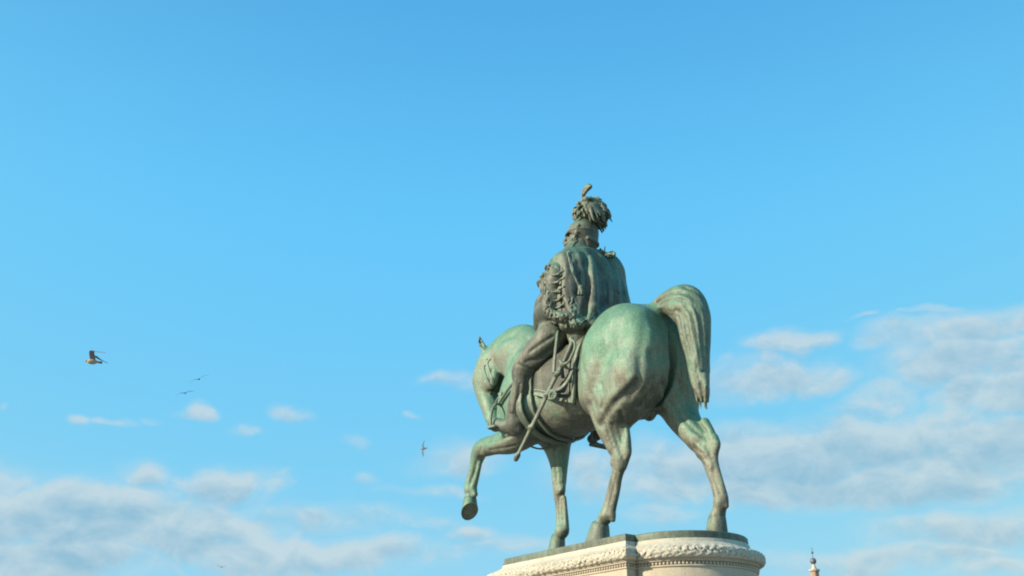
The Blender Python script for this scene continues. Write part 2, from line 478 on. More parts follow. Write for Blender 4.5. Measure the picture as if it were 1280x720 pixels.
    c.tube([J(872, 549, -.25, 14), J(881, 562, -.25, 12.5), J(886, 574, -.25, 9.8), J(890, 588, -.25, 8.6), J(896, 606, -.25, 8), J(900, 620, -.25, 8.6), J(901, 626, -.25, 9.2)], .035, ((.12, 1, 0), .85))
    c.tube([J(881, 528, -.25, 6), J(888, 540, -.25, 5.4), J(892, 552, -.25, 5.6), J(893, 564, -.25, 4.6), J(894, 580, -.25, 3.6)], .04)
    c.tube([J(895, 580, -.25, 3.6), J(902, 605, -.25, 3.8), J(906, 622, -.25, 4.6)], .015)
    c.tube([J(907, 627, -.25, 3.4), J(909, 633, -.25, 1.8)], .02)
    c.tube([J(901, 630, -.25, 8.6), J(899, 638, -.25, 8.2), J(897, 645, -.25, 9.6)], .03)
    # right foreleg
    c.tube([J(690, 520, -.2, 27), J(694, 545, -.2, 21), J(697, 562, -.2, 15.5), J(699, 582, -.2, 11), J(699, 600, -.2, 9)], .07)
    c.tube([J(699, 600, -.2, 8.6), J(699, 610, -.2, 9.2), J(699, 619, -.2, 8), J(700, 630, -.2, 6.6), J(701, 645, -.2, 6.6), J(702, 656, -.2, 7.6), J(703, 663, -.2, 8.8)], .03, ((.1, 1, 0), .85))
    c.tube([J(705, 622, -.2, 3.2), J(707, 645, -.2, 3.2), J(707, 661, -.2, 4.4)], .015)
    c.tube([J(702, 664, -.2, 8), J(699, 671, -.2, 7), J(696, 677, -.2, 8)], .03)
    # raised left foreleg
    c.tube([J(668, 510, .26, 30), J(655, 535, .26, 24), J(640, 550, .27, 17), J(622, 555, .27, 13), J(608, 559, .26, 11)], .09)
    c.tube([J(612, 557, .26, 10.5), J(602, 561, .26, 10.5), J(597, 571, .25, 8.8), J(594, 583, .25, 7), J(590, 597, .25, 6.6), J(588, 606, .25, 7.2), J(588, 612, .25, 8)], .04)
    c.tube([J(600, 578, .25, 3), J(597, 592, .25, 3), J(593, 606, .25, 4)], .015)
    c.tube([J(588, 612, .25, 7.2), J(588.5, 617, .25, 6), J(588, 623, .25, 7.2)], .02)
    # flank, sheath, dock
    c.tube([(.95, .12, 1.62, .10), (.72, .12, 1.60, .12)], .12)
    c.tube([(.95, -.12, 1.62, .10), (.72, -.12, 1.60, .12)], .12)
    c.tube([(.55, 0, 1.52, .10), (.75, 0, 1.44, .08), (.95, 0, 1.43, .06)], .06)
    c.blob((.40, .05, 1.47), (.10, .07, .12), .03); c.blob((.40, -.05, 1.47), (.10, .07, .12), .03)
    c.tube([(.28, 0, 2.48, .12), (.16, 0, 2.53, .10), (.06, 0, 2.56, .08)], .08)
    # bony points of hocks and fetlocks
    c.tube([J(784, 560, .25, 5), J(785.5, 567, .25, 4), J(782, 576, .25, 3.5)], .02); c.blob(J(768, 578, .27, 1)[:3], (.05, .05, .06), .03)
    c.tube([J(893, 548, -.25, 5.4), J(896.5, 556, -.25, 4.2), J(894, 566, -.25, 3.6)], .02); c.blob(J(876, 566, -.23, 1)[:3], (.05, .05, .06), .03)
    c.blob(J(702, 612, -.17, 1)[:3], (.05, .05, .06), .02); c.blob(J(597, 563, .29, 1)[:3], (.06, .04, .05), .02)
    c.tube([J(763, 645, .25, 4.4), J(766, 650, .25, 2.6)], .02); c.tube([J(905, 626, -.25, 4.4), J(908.5, 633, -.25, 2.4)], .02); c.tube([J(591, 611, .25, 5), J(594, 618, .25, 3.4)], .03)
    # cleft between the buttocks
    c.tube([(-.04, 0, 2.46, .03), (-.07, 0, 2.3, .06), (-.06, 0, 2.1, .075), (-.01, 0, 1.9, .085), (.10, 0, 1.7, .10), (.24, 0, 1.56, .09)], .05, ((0, 1, 0), .6), mode='sub')
    # muscles, tendons and folds modelled into the surface
    for q, w, d in LINES: c.crease(q, w, d)
    c.grain(.0035, 7.0, 3)
    return c
LINES = [
    ([(799, 448), (800, 466), (796, 482), (787, 497)], .034, .022),          # between the two thigh muscles
    ([(795, 478), (782, 492), (768, 505), (757, 520), (751, 532)], .034, .027),
    ([(800, 440), (804, 425), (806, 410)], .05, .012),
    ([(752, 480), (755, 495), (752, 510)], .03, .014),
    ([(727, 452), (731, 470), (737, 490), (744, 508)], .034, .022),
    ([(812, 440), (818, 465), (812, 490), (800, 508)], .030, .026),
    ([(792, 470), (778, 484), (764, 497)], .04, -.012),
    ([(776, 515), (779, 530), (780, 545)], 0.018, 0.0279),
    ([(768, 585), (763, 605), (757, 628)], 0.01, 0.0217),
    ([(774, 592), (769, 612), (764, 632)], 0.009, -0.0155),
    ([(766, 530), (770, 550), (776, 566)], 0.016, 0.0186),
    ([(770, 563), (777, 568), (781, 578)], 0.014, 0.0155),
    ([(869, 560), (877, 566), (884, 576)], 0.014, 0.0155),
    ([(890, 588), (895, 605), (900, 618)], 0.01, 0.0217),
    ([(884, 590), (890, 610), (894, 618)], 0.008, -0.0124),
    ([(850, 520), (865, 535), (878, 546)], 0.018, 0.0186),
    ([(693, 560), (694, 580), (696, 600)], 0.016, 0.0248),
    ([(702, 560), (703, 585), (703, 602)], 0.014, -0.0217),
    ([(698, 620), (699, 640), (700, 655)], 0.009, 0.0186),
    ([(640, 545), (625, 549), (610, 553)], 0.018, 0.0217),
    ([(645, 556), (628, 560), (612, 563)], 0.014, 0.0155),
    ([(596, 578), (592, 592), (588, 603)], 0.008, 0.0155),
    ([(640, 420), (625, 428), (618, 445), (620, 460)], .05, .014),
    ([(660, 425), (645, 440), (634, 462)], .05, .016),
    ([(615, 462), (612, 475), (618, 487)], .022, .016),
    ([(606, 478), (611, 490), (618, 502)], 0.012, -0.0217),
    ([(696, 525), (715, 530), (735, 528)], .06, .012),
    ([(738, 505), (742, 520), (747, 530)], .03, .018),
    ([(757, 530), (763, 548), (768, 560)], .014, .014), ([(783, 575), (779, 590), (774, 606)], .008, .014), ([(765, 600), (762, 615), (759, 630)], .007, -.010),
    ([(874, 552), (884, 562), (890, 574)], .014, .016), ([(862, 520), (874, 530), (884, 540)], .018, .016), ([(888, 580), (893, 598), (897, 614)], .007, -.012),
    ([(690, 590), (696, 606), (702, 616)], .012, .014), ([(705, 604), (702, 612), (697, 618)], .010, -.014), ([(703, 625), (704, 642), (705, 656)], .008, .014),
    ([(614, 547), (604, 556), (600, 566)], .014, .012), ([(597, 586), (594, 598), (591, 606)], .007, -.010), ([(630, 545), (618, 552)], .016, -.014),
    ([(815, 400), (822, 420), (824, 445)], .05, .010), ([(770, 400), (765, 420), (768, 440)], .07, .008), ([(745, 405), (735, 425), (738, 445)], .05, .010),
    ([(828, 480), (838, 500), (848, 515)], .03, .018), ([(850, 480), (856, 500), (864, 515)], .03, .016),
    ([(690, 500), (700, 515), (716, 525)], .05, .012), ([(665, 540), (680, 548), (696, 546)], .04, .012),
]
def hoof(c0, c1, r0, r1, n, name='hoof', tilt=None, lo=None):
    c0 = np.array(c0); c1 = np.array(c1)
    a = (c1 - c0)/np.linalg.norm(c1 - c0)
    u = np.cross(a, (0, 1, 0)); u /= np.linalg.norm(u); w = np.cross(u, a)
    n = np.array(n, float); n /= np.linalg.norm(n)
    V = []; N = 28
    prof = [(-.12, .62), (-.06, .84), (.02, .93), (.12, .96), (.5, .99), (.93, 1.0), (1.0, .975)]
    for (t, s) in prof:
        r = (r0 + (r1 - r0)*t)*s
        for k in range(N):
            th = 2*pi*k/N
            q = c0 + a*np.linalg.norm(c1-c0)*t
            stretch = 1.12 if sin(th)*0 + cos(th) > 0 else .92
            p = q + r*(u*cos(th)*stretch*1.05 + w*sin(th)*.92)
            if t > 0:
                # slide along the wall until it meets the bearing plane at t = 1
                d = ((c1 - p) @ n)/(a @ n); e = ((c0 - p) @ a)
                if t >= .95 or True: p = p + a*d*t**3*(1 if t > .3 else 0)
            V.append(p)
    Q = []
    m = len(prof)
    for i in range(m - 1):
        for k in range(N):
            Q.append((i*N + k, i*N + (k+1) % N, (i+1)*N + (k+1) % N, (i+1)*N + k))
    # sole, slightly hollow with a frog
    base = (m-1)*N
    V = [tuple(v) for v in V]
    ci = len(V); ring2 = []
    for k in range(N):
        p = np.array(V[base + k]); q = p + (c1 - p)*.18; V.append(tuple(q)); ring2.append(ci + k)
    ci2 = len(V)
    for k in range(N):
        p = np.array(V[base + k]); q = p + (c1 - p)*.30 - n*r1*.14; V.append(tuple(q))
    V.append(tuple(c1 - n*r1*.16)); cc = len(V) - 1
    for k in range(N):
        Q.append((base + k, base + (k+1) % N, ci + (k+1) % N, ci + k)); Q.append((ci + k, ci + (k+1) % N, ci2 + (k+1) % N, ci2 + k))
        if k % 2 == 0: Q.append((ci2 + k, ci2 + (k+1) % N, ci2 + (k+2) % N, cc))
    return np.array(V), np.array(Q)

hc = horse_clay(HV)
horse = clay_obj('horse', hc, M_HORSE, statue)
def add_hoof(px0, py0, Y, px1, py1, r0, r1, n, z1=None):
    c0 = at(px0, py0, Y); c1 = at(px1, py1, Y) if z1 is None else np.array([at(px1, py1, Y)[0], Y, z1])
    V, Q = hoof(c0, c1, r0, r1, n)
    o = mesh_obj('hoof', V, Q, M_HORSE, horse, True); return o
add_hoof(751, 655, .25, 747, 674, .10, .150, (0, 0, -1), GZ)
add_hoof(897, 645, -.25, 896, 660, .090, .115, (0, 0, -1), GZ)
add_hoof(698, 671, -.2, 694, 682, .090, .125, (0, 0, -1), GZ)
add_hoof(588, 621, .25, 587.5, 638, .084, .112, (-.60, .35, -.85))

# tail: a thick arched lock made of many strands
def tail_clay(v=.0125):
    c = Clay((-1.0, -.36, .95), (.42, .36, 2.95), v)
    mid = [(814, 390, 6), (824, 384, 9), (835, 379, 14), (848, 378, 21), (858, 382, 25), (866, 396, 22.5), (869, 420, 19.5), (872, 445, 15.5), (874, 465, 13), (876, 482, 10), (880, 495, 6)]
    P = [J(x, y, 0, r) for x, y, r in mid]
    c.tube([(a, b, d, r*1.0) for a, b, d, r in P], .03, ((0, 1, 0), .85))
    pts = np.array(P)
    # strands
    for i in range(46):
        u = rng.uniform(-1, 1); w = rng.uniform(-1, 1)
        n = math.hypot(u, w)
        if n < .55: u, w = u/n*.8, w/n*.8
        if n > 1: u, w = u/n, w/n
        s0 = rng.integers(0, 4); s1 = len(pts) - rng.integers(0, 3)
        q = []
        tw = rng.uniform(-.5, .5)
        for j in range(s0, s1):
            T = pts[min(j+1, len(pts)-1)][:3] - pts[max(j-1, 0)][:3]; T /= np.linalg.norm(T)
            B = np.array([0, 1, 0]); Nn = np.cross(T, B); r = pts[j][3]
            t = j/(len(pts)-1); a = tw*t
            uu = u*cos(a) - w*sin(a); ww = u*sin(a) + w*cos(a)
            q.append(tuple(pts[j][:3] + Nn*uu*r*.90 + B*ww*r*.74) + (.030*(1 - .45*t) + .006*sin(j*1.7 + i),))
        if len(q) > 2: c.tube(q, .012)
    # grooves between the locks
    rt = np.random.default_rng(21)
    for off in np.linspace(-.86, .86, 13):
        q = []; lo_, hi_ = rt.integers(0, 4), rt.integers(0, 3); ph = rt.uniform(0, 6)
        for n_, ((x, y, r), (x2, y2, r2)) in enumerate(zip(mid[1:-1], mid[2:])):
            if n_ < lo_ or n_ >= len(mid) - 2 - hi_: continue
            tx, ty = x2 - x, y2 - y; L = math.hypot(tx, ty); o_ = off + .10*sin(n_*.9 + ph)
            q.append((x - ty/L*o_*r*-1, y + tx/L*o_*r*-1))
        c.crease(q, rt.uniform(.008, .016), rt.uniform(.010, .030))
    # loose ends
    for x0, y0, x1, y1, x2, y2, Y in ((876, 470, 880, 492, 883, 511, 0), (880, 470, 884, 488, 885, 503, .04), (868, 470, 872, 484, 878, 497, -.03), (866, 462, 867, 474, 870, 482, .05), (874, 475, 878, 488, 880, 500, .03)):
        c.tube([J(x0, y0, Y, 5), J(x1, y1, Y, 3.6), J(x2, y2, Y, 1.4)], .012)
    for i in range(26):
        x0, y0 = rng.uniform(866, 884), rng.uniform(462, 484); Y0 = rng.uniform(-.07, .09)
        L_ = rng.uniform(14, 32); x2 = x0 + (878.5 - x0)*.45 + rng.uniform(-3, 4); y2 = min(y0 + L_, 512)
        c.tube([J(x0, y0, Y0, 3.2), J((x0 + x2)/2 + rng.uniform(-1.5, 2.5), (y0 + y2)/2, Y0*.8, 2.7), J(x2, y2, Y0*.6, .9)], .006)
    c.grain(.0025, 14, 5)
    return c
tail = clay_obj('tail', tail_clay(HV*.9), M_TAIL, horse)

# ------------------------------------------------------------------ the rider
def rider_clay(v=.0115):
    c = Clay((.55, -.80, 1.30), (2.95, .85, 4.35), v)
    # torso
    c.tube([(1.62, 0, 2.72, .34), (1.56, 0, 2.95, .30), (1.47, 0, 3.2, .34), (1.42, 0, 3.45, .37), (1.40, 0, 3.58, .31)], .05, ((1, 0, .15), .66))
    c.tube([(1.41, 0, 3.60, .16), (1.41, 0, 3.72, .135), (1.41, .01, 3.88, .125)], .06)
    # head, turned to its left
    hx, hy, hz = at(727, 296, .0)
    c.blob((hx, hy, hz), (.150, .135, .185), .04)
    c.blob(tuple(np.array([hx, hy, hz]) + .075*np.array([cos(radians(42)), sin(radians(42)), -.9])), (.105, .10, .115), .05)
    F = _ray(640, 296); lf = np.array([-F[1]*-1, F[0]*-1, 0]);
    lf = np.array([cos(radians(42)), sin(radians(42)), 0.0])       # where the face points
    sd = np.array([-lf[1], lf[0], 0.0])
    H = np.array([hx, hy, hz])
    P = lambda f, s, u: tuple(H + lf*f + sd*s + np.array([0, 0, u]))
    c.tube([P(.160, 0, .03) + (.022,), P(.195, 0, -.015) + (.024,), P(.224, 0, -.055) + (.024,)], .015)   # nose
    c.blob(P(.14, 0, -.145), (.06, .06, .05), .03)                # chin
    c.tube([P(.11, -.12, -.085) + (.012,), P(.155, -.07, -.098) + (.020,), P(.202, 0, -.095) + (.030,), P(.155, .07, -.098) + (.024,), P(.11, .12, -.085) + (.014,)], .010)   # moustache
    c.tube([P(.14, .0, -.165) + (.045,), P(.165, 0, -.21) + (.028,), P(.17, 0, -.24) + (.01,)], .03)      # pointed beard
    for s in (1, -1):
        c.blob(P(.135, .055*s, .012), (.03, .03, .018), .012, mode='sub')
        c.blob(P(.125, .055*s, .010), (.022, .022, .018), .004)
        c.tube([P(.150, .025*s, .045) + (.014,), P(.145, .06*s, .05) + (.016,), P(.12, .095*s, .04) + (.010,)], .012)
        c.blob(P(-.01, .135*s, -.01), (.035, .02, .05), .012)
    # left arm: upper arm hangs, forearm forward to the reins
    c.tube([(1.43, .32, 3.47, .150), J(698, 345, .44, 16), J(693, 366, .48, 15), J(691, 382, .50, 13)], .07)
    c.tube([J(688, 386, .50, 14), J(679, 392, .38, 12), (2.02, .16, 2.93, .085)], .06)
    # right arm
    c.tube([(1.40, -.34, 3.46, .16), (1.30, -.48, 3.2, .13), (1.28, -.52, 2.98, .115), (1.55, -.42, 2.9, .10), (1.95, -.12, 2.95, .08)], .06)
    # hips and skirt of the tunic
    c.blob((1.62, 0, 2.70), (.36, .42, .26), .08)
    # left leg
    c.tube([(1.66, .22, 2.62, .24), J(690, 424, .38, 21), J(673, 440, .47, 18), J(660, 456, .50, 16.5), J(655, 466, .50, 15)], .08)
    c.tube([J(656, 464, .50, 15), J(654, 482, .50, 13.8), J(649, 503, .49, 13.8), J(646, 518, .48, 13), J(645, 529, .48, 11.5)], .05)
    c.tube([J(646, 530, .48, 11), J(641, 533, .49, 9.5), J(630, 532, .50, 8.2), J(618, 529, .50, 7.2)], .035)
    c.tube([J(649, 536, .48, 5), J(643, 540, .48, 5)], .02)
    # right leg
    c.tube([(1.66, -.22, 2.62, .24), (1.96, -.46, 2.38, .18), (2.14, -.54, 2.18, .145), (1.98, -.55, 1.90, .125), (1.80, -.55, 1.70, .10), (1.76, -.55, 1.62, .08), (1.92, -.56, 1.57, .06)], .07)
    c.tube([J(682, 388, .52, 5), J(692, 394, .56, 6.5), J(704, 396, .56, 7), J(716, 396, .50, 6)], .05)
    # trouser folds, sleeve folds
    for q, w, d in RL: c.crease(q, w, d)
    c.rough(c.hits([(688, 334), (682, 344), (681, 356), (684, 370), (686, 382)]), .040, 0.0186, 115, 7)
    c.rough(c.hits([(684, 390), (692, 395), (704, 397), (716, 397)]), .050, 0.0223, 110, 8)
    c.rough(c.hits([(704, 332), (705, 350), (705, 368), (706, 384)]), .028, 0.0112, 120, 9)
    c.grain(.003, 12, 8)
    return c
RL = [
    ([(697, 430), (684, 440), (672, 448), (658, 452)], .022, .022), ([(692, 420), (676, 430), (662, 440)], .020, .018), ([(690, 440), (676, 452), (664, 458)], .018, -.018),
    ([(648, 455), (660, 460), (672, 462)], .016, .018), ([(650, 466), (662, 468), (671, 466)], .014, -.012), ([(660, 470), (656, 490), (652, 510)], .020, .018), ([(667, 470), (664, 490), (660, 505)], .014, -.016),
    ([(645, 475), (644, 495), (640, 515)], .014, -.016), ([(650, 480), (648, 500), (646, 515)], .014, .014), ([(638, 516), (648, 521), (658, 520)], .014, .020), ([(640, 524), (649, 528), (655, 527)], .010, -.010),
    ([(690, 333), (698, 337), (706, 337)], .018, .014), ([(684, 352), (694, 356), (703, 352)], .012, -.016), ([(685, 358), (695, 361), (703, 357)], .010, .012), ([(684, 372), (693, 374), (701, 370)], .012, -.016), ([(686, 378), (694, 380), (700, 376)], .010, .012),
    ([(704, 408), (700, 418), (694, 428)], .02, .018),
]
rc = rider_clay(RV); rider = clay_obj('rider', rc, M_RIDER, statue)

def fur_on(c, pix, r, L=.045, rr=.012):
    hs = [c.hit(x, y) for x, y in pix]
    for h in hs:
        if h is None: continue
        q = h + r.normal(size=3)*.012
        c.tube([tuple(q) + (rr,), tuple(q + r.normal(size=3)*.016 + np.array([0, 0, -L*.6]) - _ray(720, 390)*.012) + (rr*.8,), tuple(q + r.normal(size=3)*.02 + np.array([0, 0, -L])) + (rr*.3,)], .005)
# cloak over the back and both shoulders
def cloak_clay(v=.0115):
    c = Clay((.45, -.85, 2.40), (1.95, .75, 3.95), v)
    tops, mids, hems = [], [], []
    def ring(phi, cx, cz, rx, ry, dz=0):
        a = radians(phi); return np.array([cx + rx*cos(a), ry*sin(a), cz + dz])
    # broad masses
    c.tube([(1.33, 0, 3.55, .19), (1.26, .0, 3.40, .36), (1.20, -.02, 3.1, .39), (1.16, -.02, 2.85, .42), (1.16, 0, 2.62, .42)], .06, ((1, 0, .1), .55))
    c.tube([(1.36, .20, 3.60, .14), (1.30, .29, 3.47, .14), (1.26, .36, 3.2, .15), (1.24, .36, 2.95, .15), (1.22, .34, 2.72, .12)], .09)
    c.tube([(1.36, -.22, 3.60, .15), (1.30, -.40, 3.48, .17), (1.25, -.46, 3.2, .15), (1.19, -.48, 3.0, .14), (1.04, -.55, 2.82, .13)], .09)
    c.blob(J(758, 334, -.34, 1)[:3], (.20, .17, .17), .08); c.blob(J(767, 343, -.42, 1)[:3], (.14, .13, .15), .08)
    # hanging folds
    for ph, r in ((88, .075), (104, .06), (120, .09), (139, .075), (156, .07), (170, .045), (203, .075), (221, .095), (240, .07), (254, .085), (270, .07), (284, .055)):
        a = radians(ph); j = rng.uniform(-.5, .5)
        t = ring(ph, 1.36, 3.61, .13, .26, -.06*abs(sin(a)))
        m = ring(ph + j*3, 1.30, 3.32, .29, .46); m2 = ring(ph - j*3, 1.25, 3.0, .33, .45)
        h = ring(ph + j*4, 1.17, 2.52 + .10*max(0, sin(a) - .3), .38, .47)
        c.tube([tuple(t) + (r*.5,), tuple((t + m)/2 + np.array([-.03*cos(a)*-1, .06*sin(a), .09])) + (r*.75,), tuple(m) + (r*.9,), tuple(m2) + (r,), tuple(h) + (r*.8,)], .085)
    # collar with a rolled fur edge
    q = []
    for ph in range(40, 321, 20):
        a = radians(ph); q.append((1.395 + .165*cos(a), .175*sin(a), 3.69 + .03*cos(a), .030 + .006*sin(ph)))
    c.tube(q, .02)
    hs = c.hits([(744, 320), (750, 335), (754, 352), (756, 368), (757, 386)])
    c.tube([tuple(h) + (r_,) for h, r_ in zip(hs, (.03, .05, .06, .065, .07))], .09, mode='sub')
    hs = c.hits([(729, 330), (734, 350), (735, 370), (731, 390)])
    c.tube([tuple(h) + (r_,) for h, r_ in zip(hs, (.012, .024, .03, .034))], .06, mode='sub')
    hs = c.hits([(775, 338), (779, 352), (779, 368), (778, 386)])
    c.tube([tuple(h) + (r_,) for h, r_ in zip(hs, (.012, .03, .034, .034))], .06, mode='sub')
    hs = c.hits([(738, 322), (742, 340), (744, 360), (742, 386)])
    c.tube([tuple(h) + (r_,) for h, r_ in zip(hs, (.02, .035, .04, .045))], .05)
    for q, w, d in CL: c.crease(q, w, d)
    c.tube([J(705, 320, .44, 4), J(708, 338, .49, 4), J(706, 358, .52, 4.2), J(709, 378, .52, 4), J(715, 394, .50, 4), J(721, 402, .47, 3)], .03)
    c.tube([J(712, 330, .40, 5), J(714, 352, .45, 6), J(714, 372, .46, 6), J(719, 392, .44, 6)], .06)
    r = np.random.default_rng(9)
    c.rough(c.hits([(715, 376), (717, 386), (718, 396), (722, 403)]), .050, 0.0186, 105, 1)
    c.rough(c.hits([(712, 400), (722, 404), (734, 398), (745, 393)]), .040, 0.0161, 110, 2)
    c.rough(c.hits([(785, 368), (790, 378), (794, 386)]), .05, 0.0124, 110, 3)
    fur_on(c, [(r.uniform(709, 728), r.uniform(400, 406)) for _ in range(60)], r)
    for i in range(0):
        ph = r.uniform(78, 150); a = radians(ph); p = ring(ph, 1.17, 2.66 + r.uniform(-.05, .07), .43, .52)
        c.tube([tuple(p) + (.028,), tuple(p + r.normal(size=3)*.015 + np.array([0, 0, -.07])) + (.008,)], .01)
    for i in range(0):
        p = np.array(J(709 + r.uniform(-2, 3), r.uniform(352, 400), .44, 1)[:3]); p[1] = .42 + r.uniform(-.03, .05)
        c.tube([tuple(p) + (.026,), tuple(p + r.normal(size=3)*.02 + np.array([0, 0, -.05])) + (.008,)], .01)
    c.grain(.003, 13, 4)
    return c
CL = [
    ([(713, 320), (709, 338), (710, 354), (717, 366), (728, 370)], .016, .040), ([(718, 326), (715, 342), (717, 354), (724, 360)], .020, -.024), ([(735, 318), (728, 332), (722, 350)], .020, .022), ([(760, 345), (768, 362), (780, 374)], .020, .020),
    ([(742, 315), (748, 332), (752, 355), (752, 384)], .050, .115), ([(742, 318), (739, 338), (741, 362), (738, 392)], .030, -.030),
    ([(731, 318), (737, 342), (737, 368), (732, 394)], .024, .036), ([(723, 318), (729, 342), (728, 366), (723, 390)], .026, -.022),
    ([(716, 330), (721, 350), (720, 372)], .020, .026), ([(757, 320), (767, 338), (770, 360), (769, 384)], .026, .036),
    ([(751, 320), (761, 342), (763, 378)], .030, -.022), ([(766, 330), (777, 350), (781, 378)], .022, .028), ([(745, 325), (757, 352), (759, 384)], .018, .018),
    ([(722, 372), (732, 380), (744, 382)], .03, -.018), ([(722, 352), (730, 362), (740, 366)], .025, .014),
]
ck = cloak_clay(RV); cloak = clay_obj('cloak', ck, M_CLOAK, rider)

# short fur-edged jacket front, hanging sleeve, fringed waist
def jacket_clay(v=.0105):
    c = Clay((1.15, -.45, 2.45), (2.25, .80, 3.80), v)
    c.tube([J(687, 338, .46, 5), J(682, 350, .52, 5), J(681, 362, .54, 5)], .06)
    c.tube([J(682, 366, .42, 5), J(677, 380, .40, 8.5), J(677, 395, .36, 9), J(680, 408, .33, 6)], .05)
    c.tube([J(706, 330, .42, 8), J(709, 352, .46, 8), J(708, 372, .48, 8), J(712, 390, .46, 9), J(716, 402, .42, 6)], .04)
    # ragged fur along the hems
    r = np.random.default_rng(3)
    def fur(pts, Y, n, rr):
        P = spline([J(x, y, Y, rr) for x, y in pts], 12)
        for i in range(n):
            p = P[r.integers(0, len(P))]; o = r.normal(size=3)*.020
            q = p[:3] + o; c.tube([(q[0], q[1], q[2], .024), tuple(q + r.normal(size=3)*.012 + np.array([0, 0, -.045])) + (.008,)], .008)
    fur_on(c, [(r.uniform(682, 714), r.uniform(386, 400)) for _ in range(120)], r)
    c.rough(c.hits([(683, 389), (694, 396), (706, 398), (716, 397)]), .055, 0.0217, 105, 5)
    fur([(684, 394), (692, 400), (702, 400), (712, 399)], .47, 60, 4)
    fur([(688, 334), (680, 344), (677, 352), (680, 364)], .54, 40, 4)
    fur([(716, 376), (722, 386), (721, 398), (716, 404)], .50, 0, 4)
    fur([(683, 370), (686, 380), (684, 390)], .52, 24, 4)
    c.tube([J(686, 396, .42, 6), J(700, 399, .44, 7), J(716, 398, .42, 7)], .03)
    c.grain(.003, 20, 4)
    return c
def sleeve_bits(c):
    r = np.random.default_rng(30)
    for q in ([(686, 334), (681, 344), (679, 354), (682, 366), (685, 378), (686, 388)],):
        c.rough(rc.hits(q), .045, 0.0186, 115, 7)
    return c
jk = jacket_clay(RV*.95); jacket = clay_obj('fur_trimmed_jacket', jk, M_RIDER, rider)

# braided cords
def cord(name, pts, r, parent, mat=M_TRIM, v=.008, twist=True):
    P = spline(pts, 8); lo = P[:, :3].min(0); hi = P[:, :3].max(0)
    N = 8; V = []; Q = []
    T = np.gradient(P[:, :3], axis=0); T /= np.linalg.norm(T, axis=1)[:, None] + 1e-9
    ref = np.array([.31, .2, .93])
    for i, (p, t) in enumerate(zip(P, T)):
        u = np.cross(t, ref); u /= np.linalg.norm(u) + 1e-9; w = np.cross(t, u)
        for k in range(N):
            a = 2*pi*k/N; rr = r*(1 + (.16*sin(2*a + i*1.1) if twist else 0))
            V.append(p[:3] + (u*cos(a) + w*sin(a))*rr)
    for i in range(len(P) - 1):
        for k in range(N): Q.append((i*N + k, i*N + (k+1) % N, (i+1)*N + (k+1) % N, (i+1)*N + k))
    for b in (0, (len(P)-1)*N): Q += [(b, b+1, b+2, b+3), (b, b+3, b+4, b+5), (b, b+5, b+6, b+7)]
    return mesh_obj(name, V, Q, mat, parent)

def first_hit(clays, x, y, off=.012):
    hs = [h for h in (c.hit(x, y) for c in clays) if h is not None]
    if not hs: return None
    h = min(hs, key=lambda p: np.linalg.norm(p - CAM)); return h - off*_ray(x, y)
def surf_cord(name, q, r, clays, parent, mat=None, off=.012):
    P = [first_hit(clays, x, y, off) for x, y in q]; P = [p for p in P if p is not None]
    if len(P) < 2: return None
    return cord(name, P, r, parent, mat or M_TRIM)
RB = (rc, ck, jk)
for q in ([(684, 341), (693, 344), (705, 338)], [(682, 350), (692, 354), (705, 347)], [(683, 361), (693, 365), (705, 358)], [(685, 372), (695, 376), (705, 369)], [(687, 382), (696, 385), (706, 379)]):
    surf_cord('braid', q, .013, RB, jacket)
surf_cord('neck_cord', [(711, 314), (713, 322), (715, 332), (717, 342), (722, 352), (725, 357)], .014, RB, cloak)
surf_cord('neck_cord', [(709, 315), (712, 326), (715, 338), (720, 350), (724, 358)], .012, RB, cloak)
p = first_hit(RB, 726, 360, .02)
t_ = Clay(p - .13, p + .13, .008); t_.blob(p, (.035, .035, .04), .01)
for i in range(14):
    a = rng.uniform(0, 6.28); t_.tube([tuple(p) + (.014,), tuple(p + np.array([.03*cos(a), .03*sin(a), -.04])) + (.012,), tuple(p + np.array([.045*cos(a), .045*sin(a), -.095])) + (.006,)], .004)
clay_obj('tassel', t_, M_TRIM, cloak)
p = at(764, 320, -.22)
t_ = Clay(p - .25, p + .2, .009)
t_.tube([J(744, 314, -.12, 2.4), J(753, 316.5, -.18, 2.8), J(761, 319, -.24, 3)], .02); t_.blob(J(764, 318, -.26, 1)[:3], (.035, .035, .04), .015)
for i in range(40):
    x_ = rng.uniform(744, 766); q_ = np.array(J(x_, 314 + (x_ - 744)*.22, -.12 - (x_ - 744)*.006, 1)[:3]) + rng.normal(size=3)*.012; t_.tube([tuple(q_) + (.014,), tuple(q_ + rng.normal(size=3)*.03) + (.006,)], .006)
for i in range(8): a = i*.8; t_.blob(J(765 + 3.4*cos(a), 318 + 3*sin(a), -.26, 1)[:3], (.018, .018, .018), .006)
clay_obj('shoulder_knot', t_, M_TRIM, cloak)

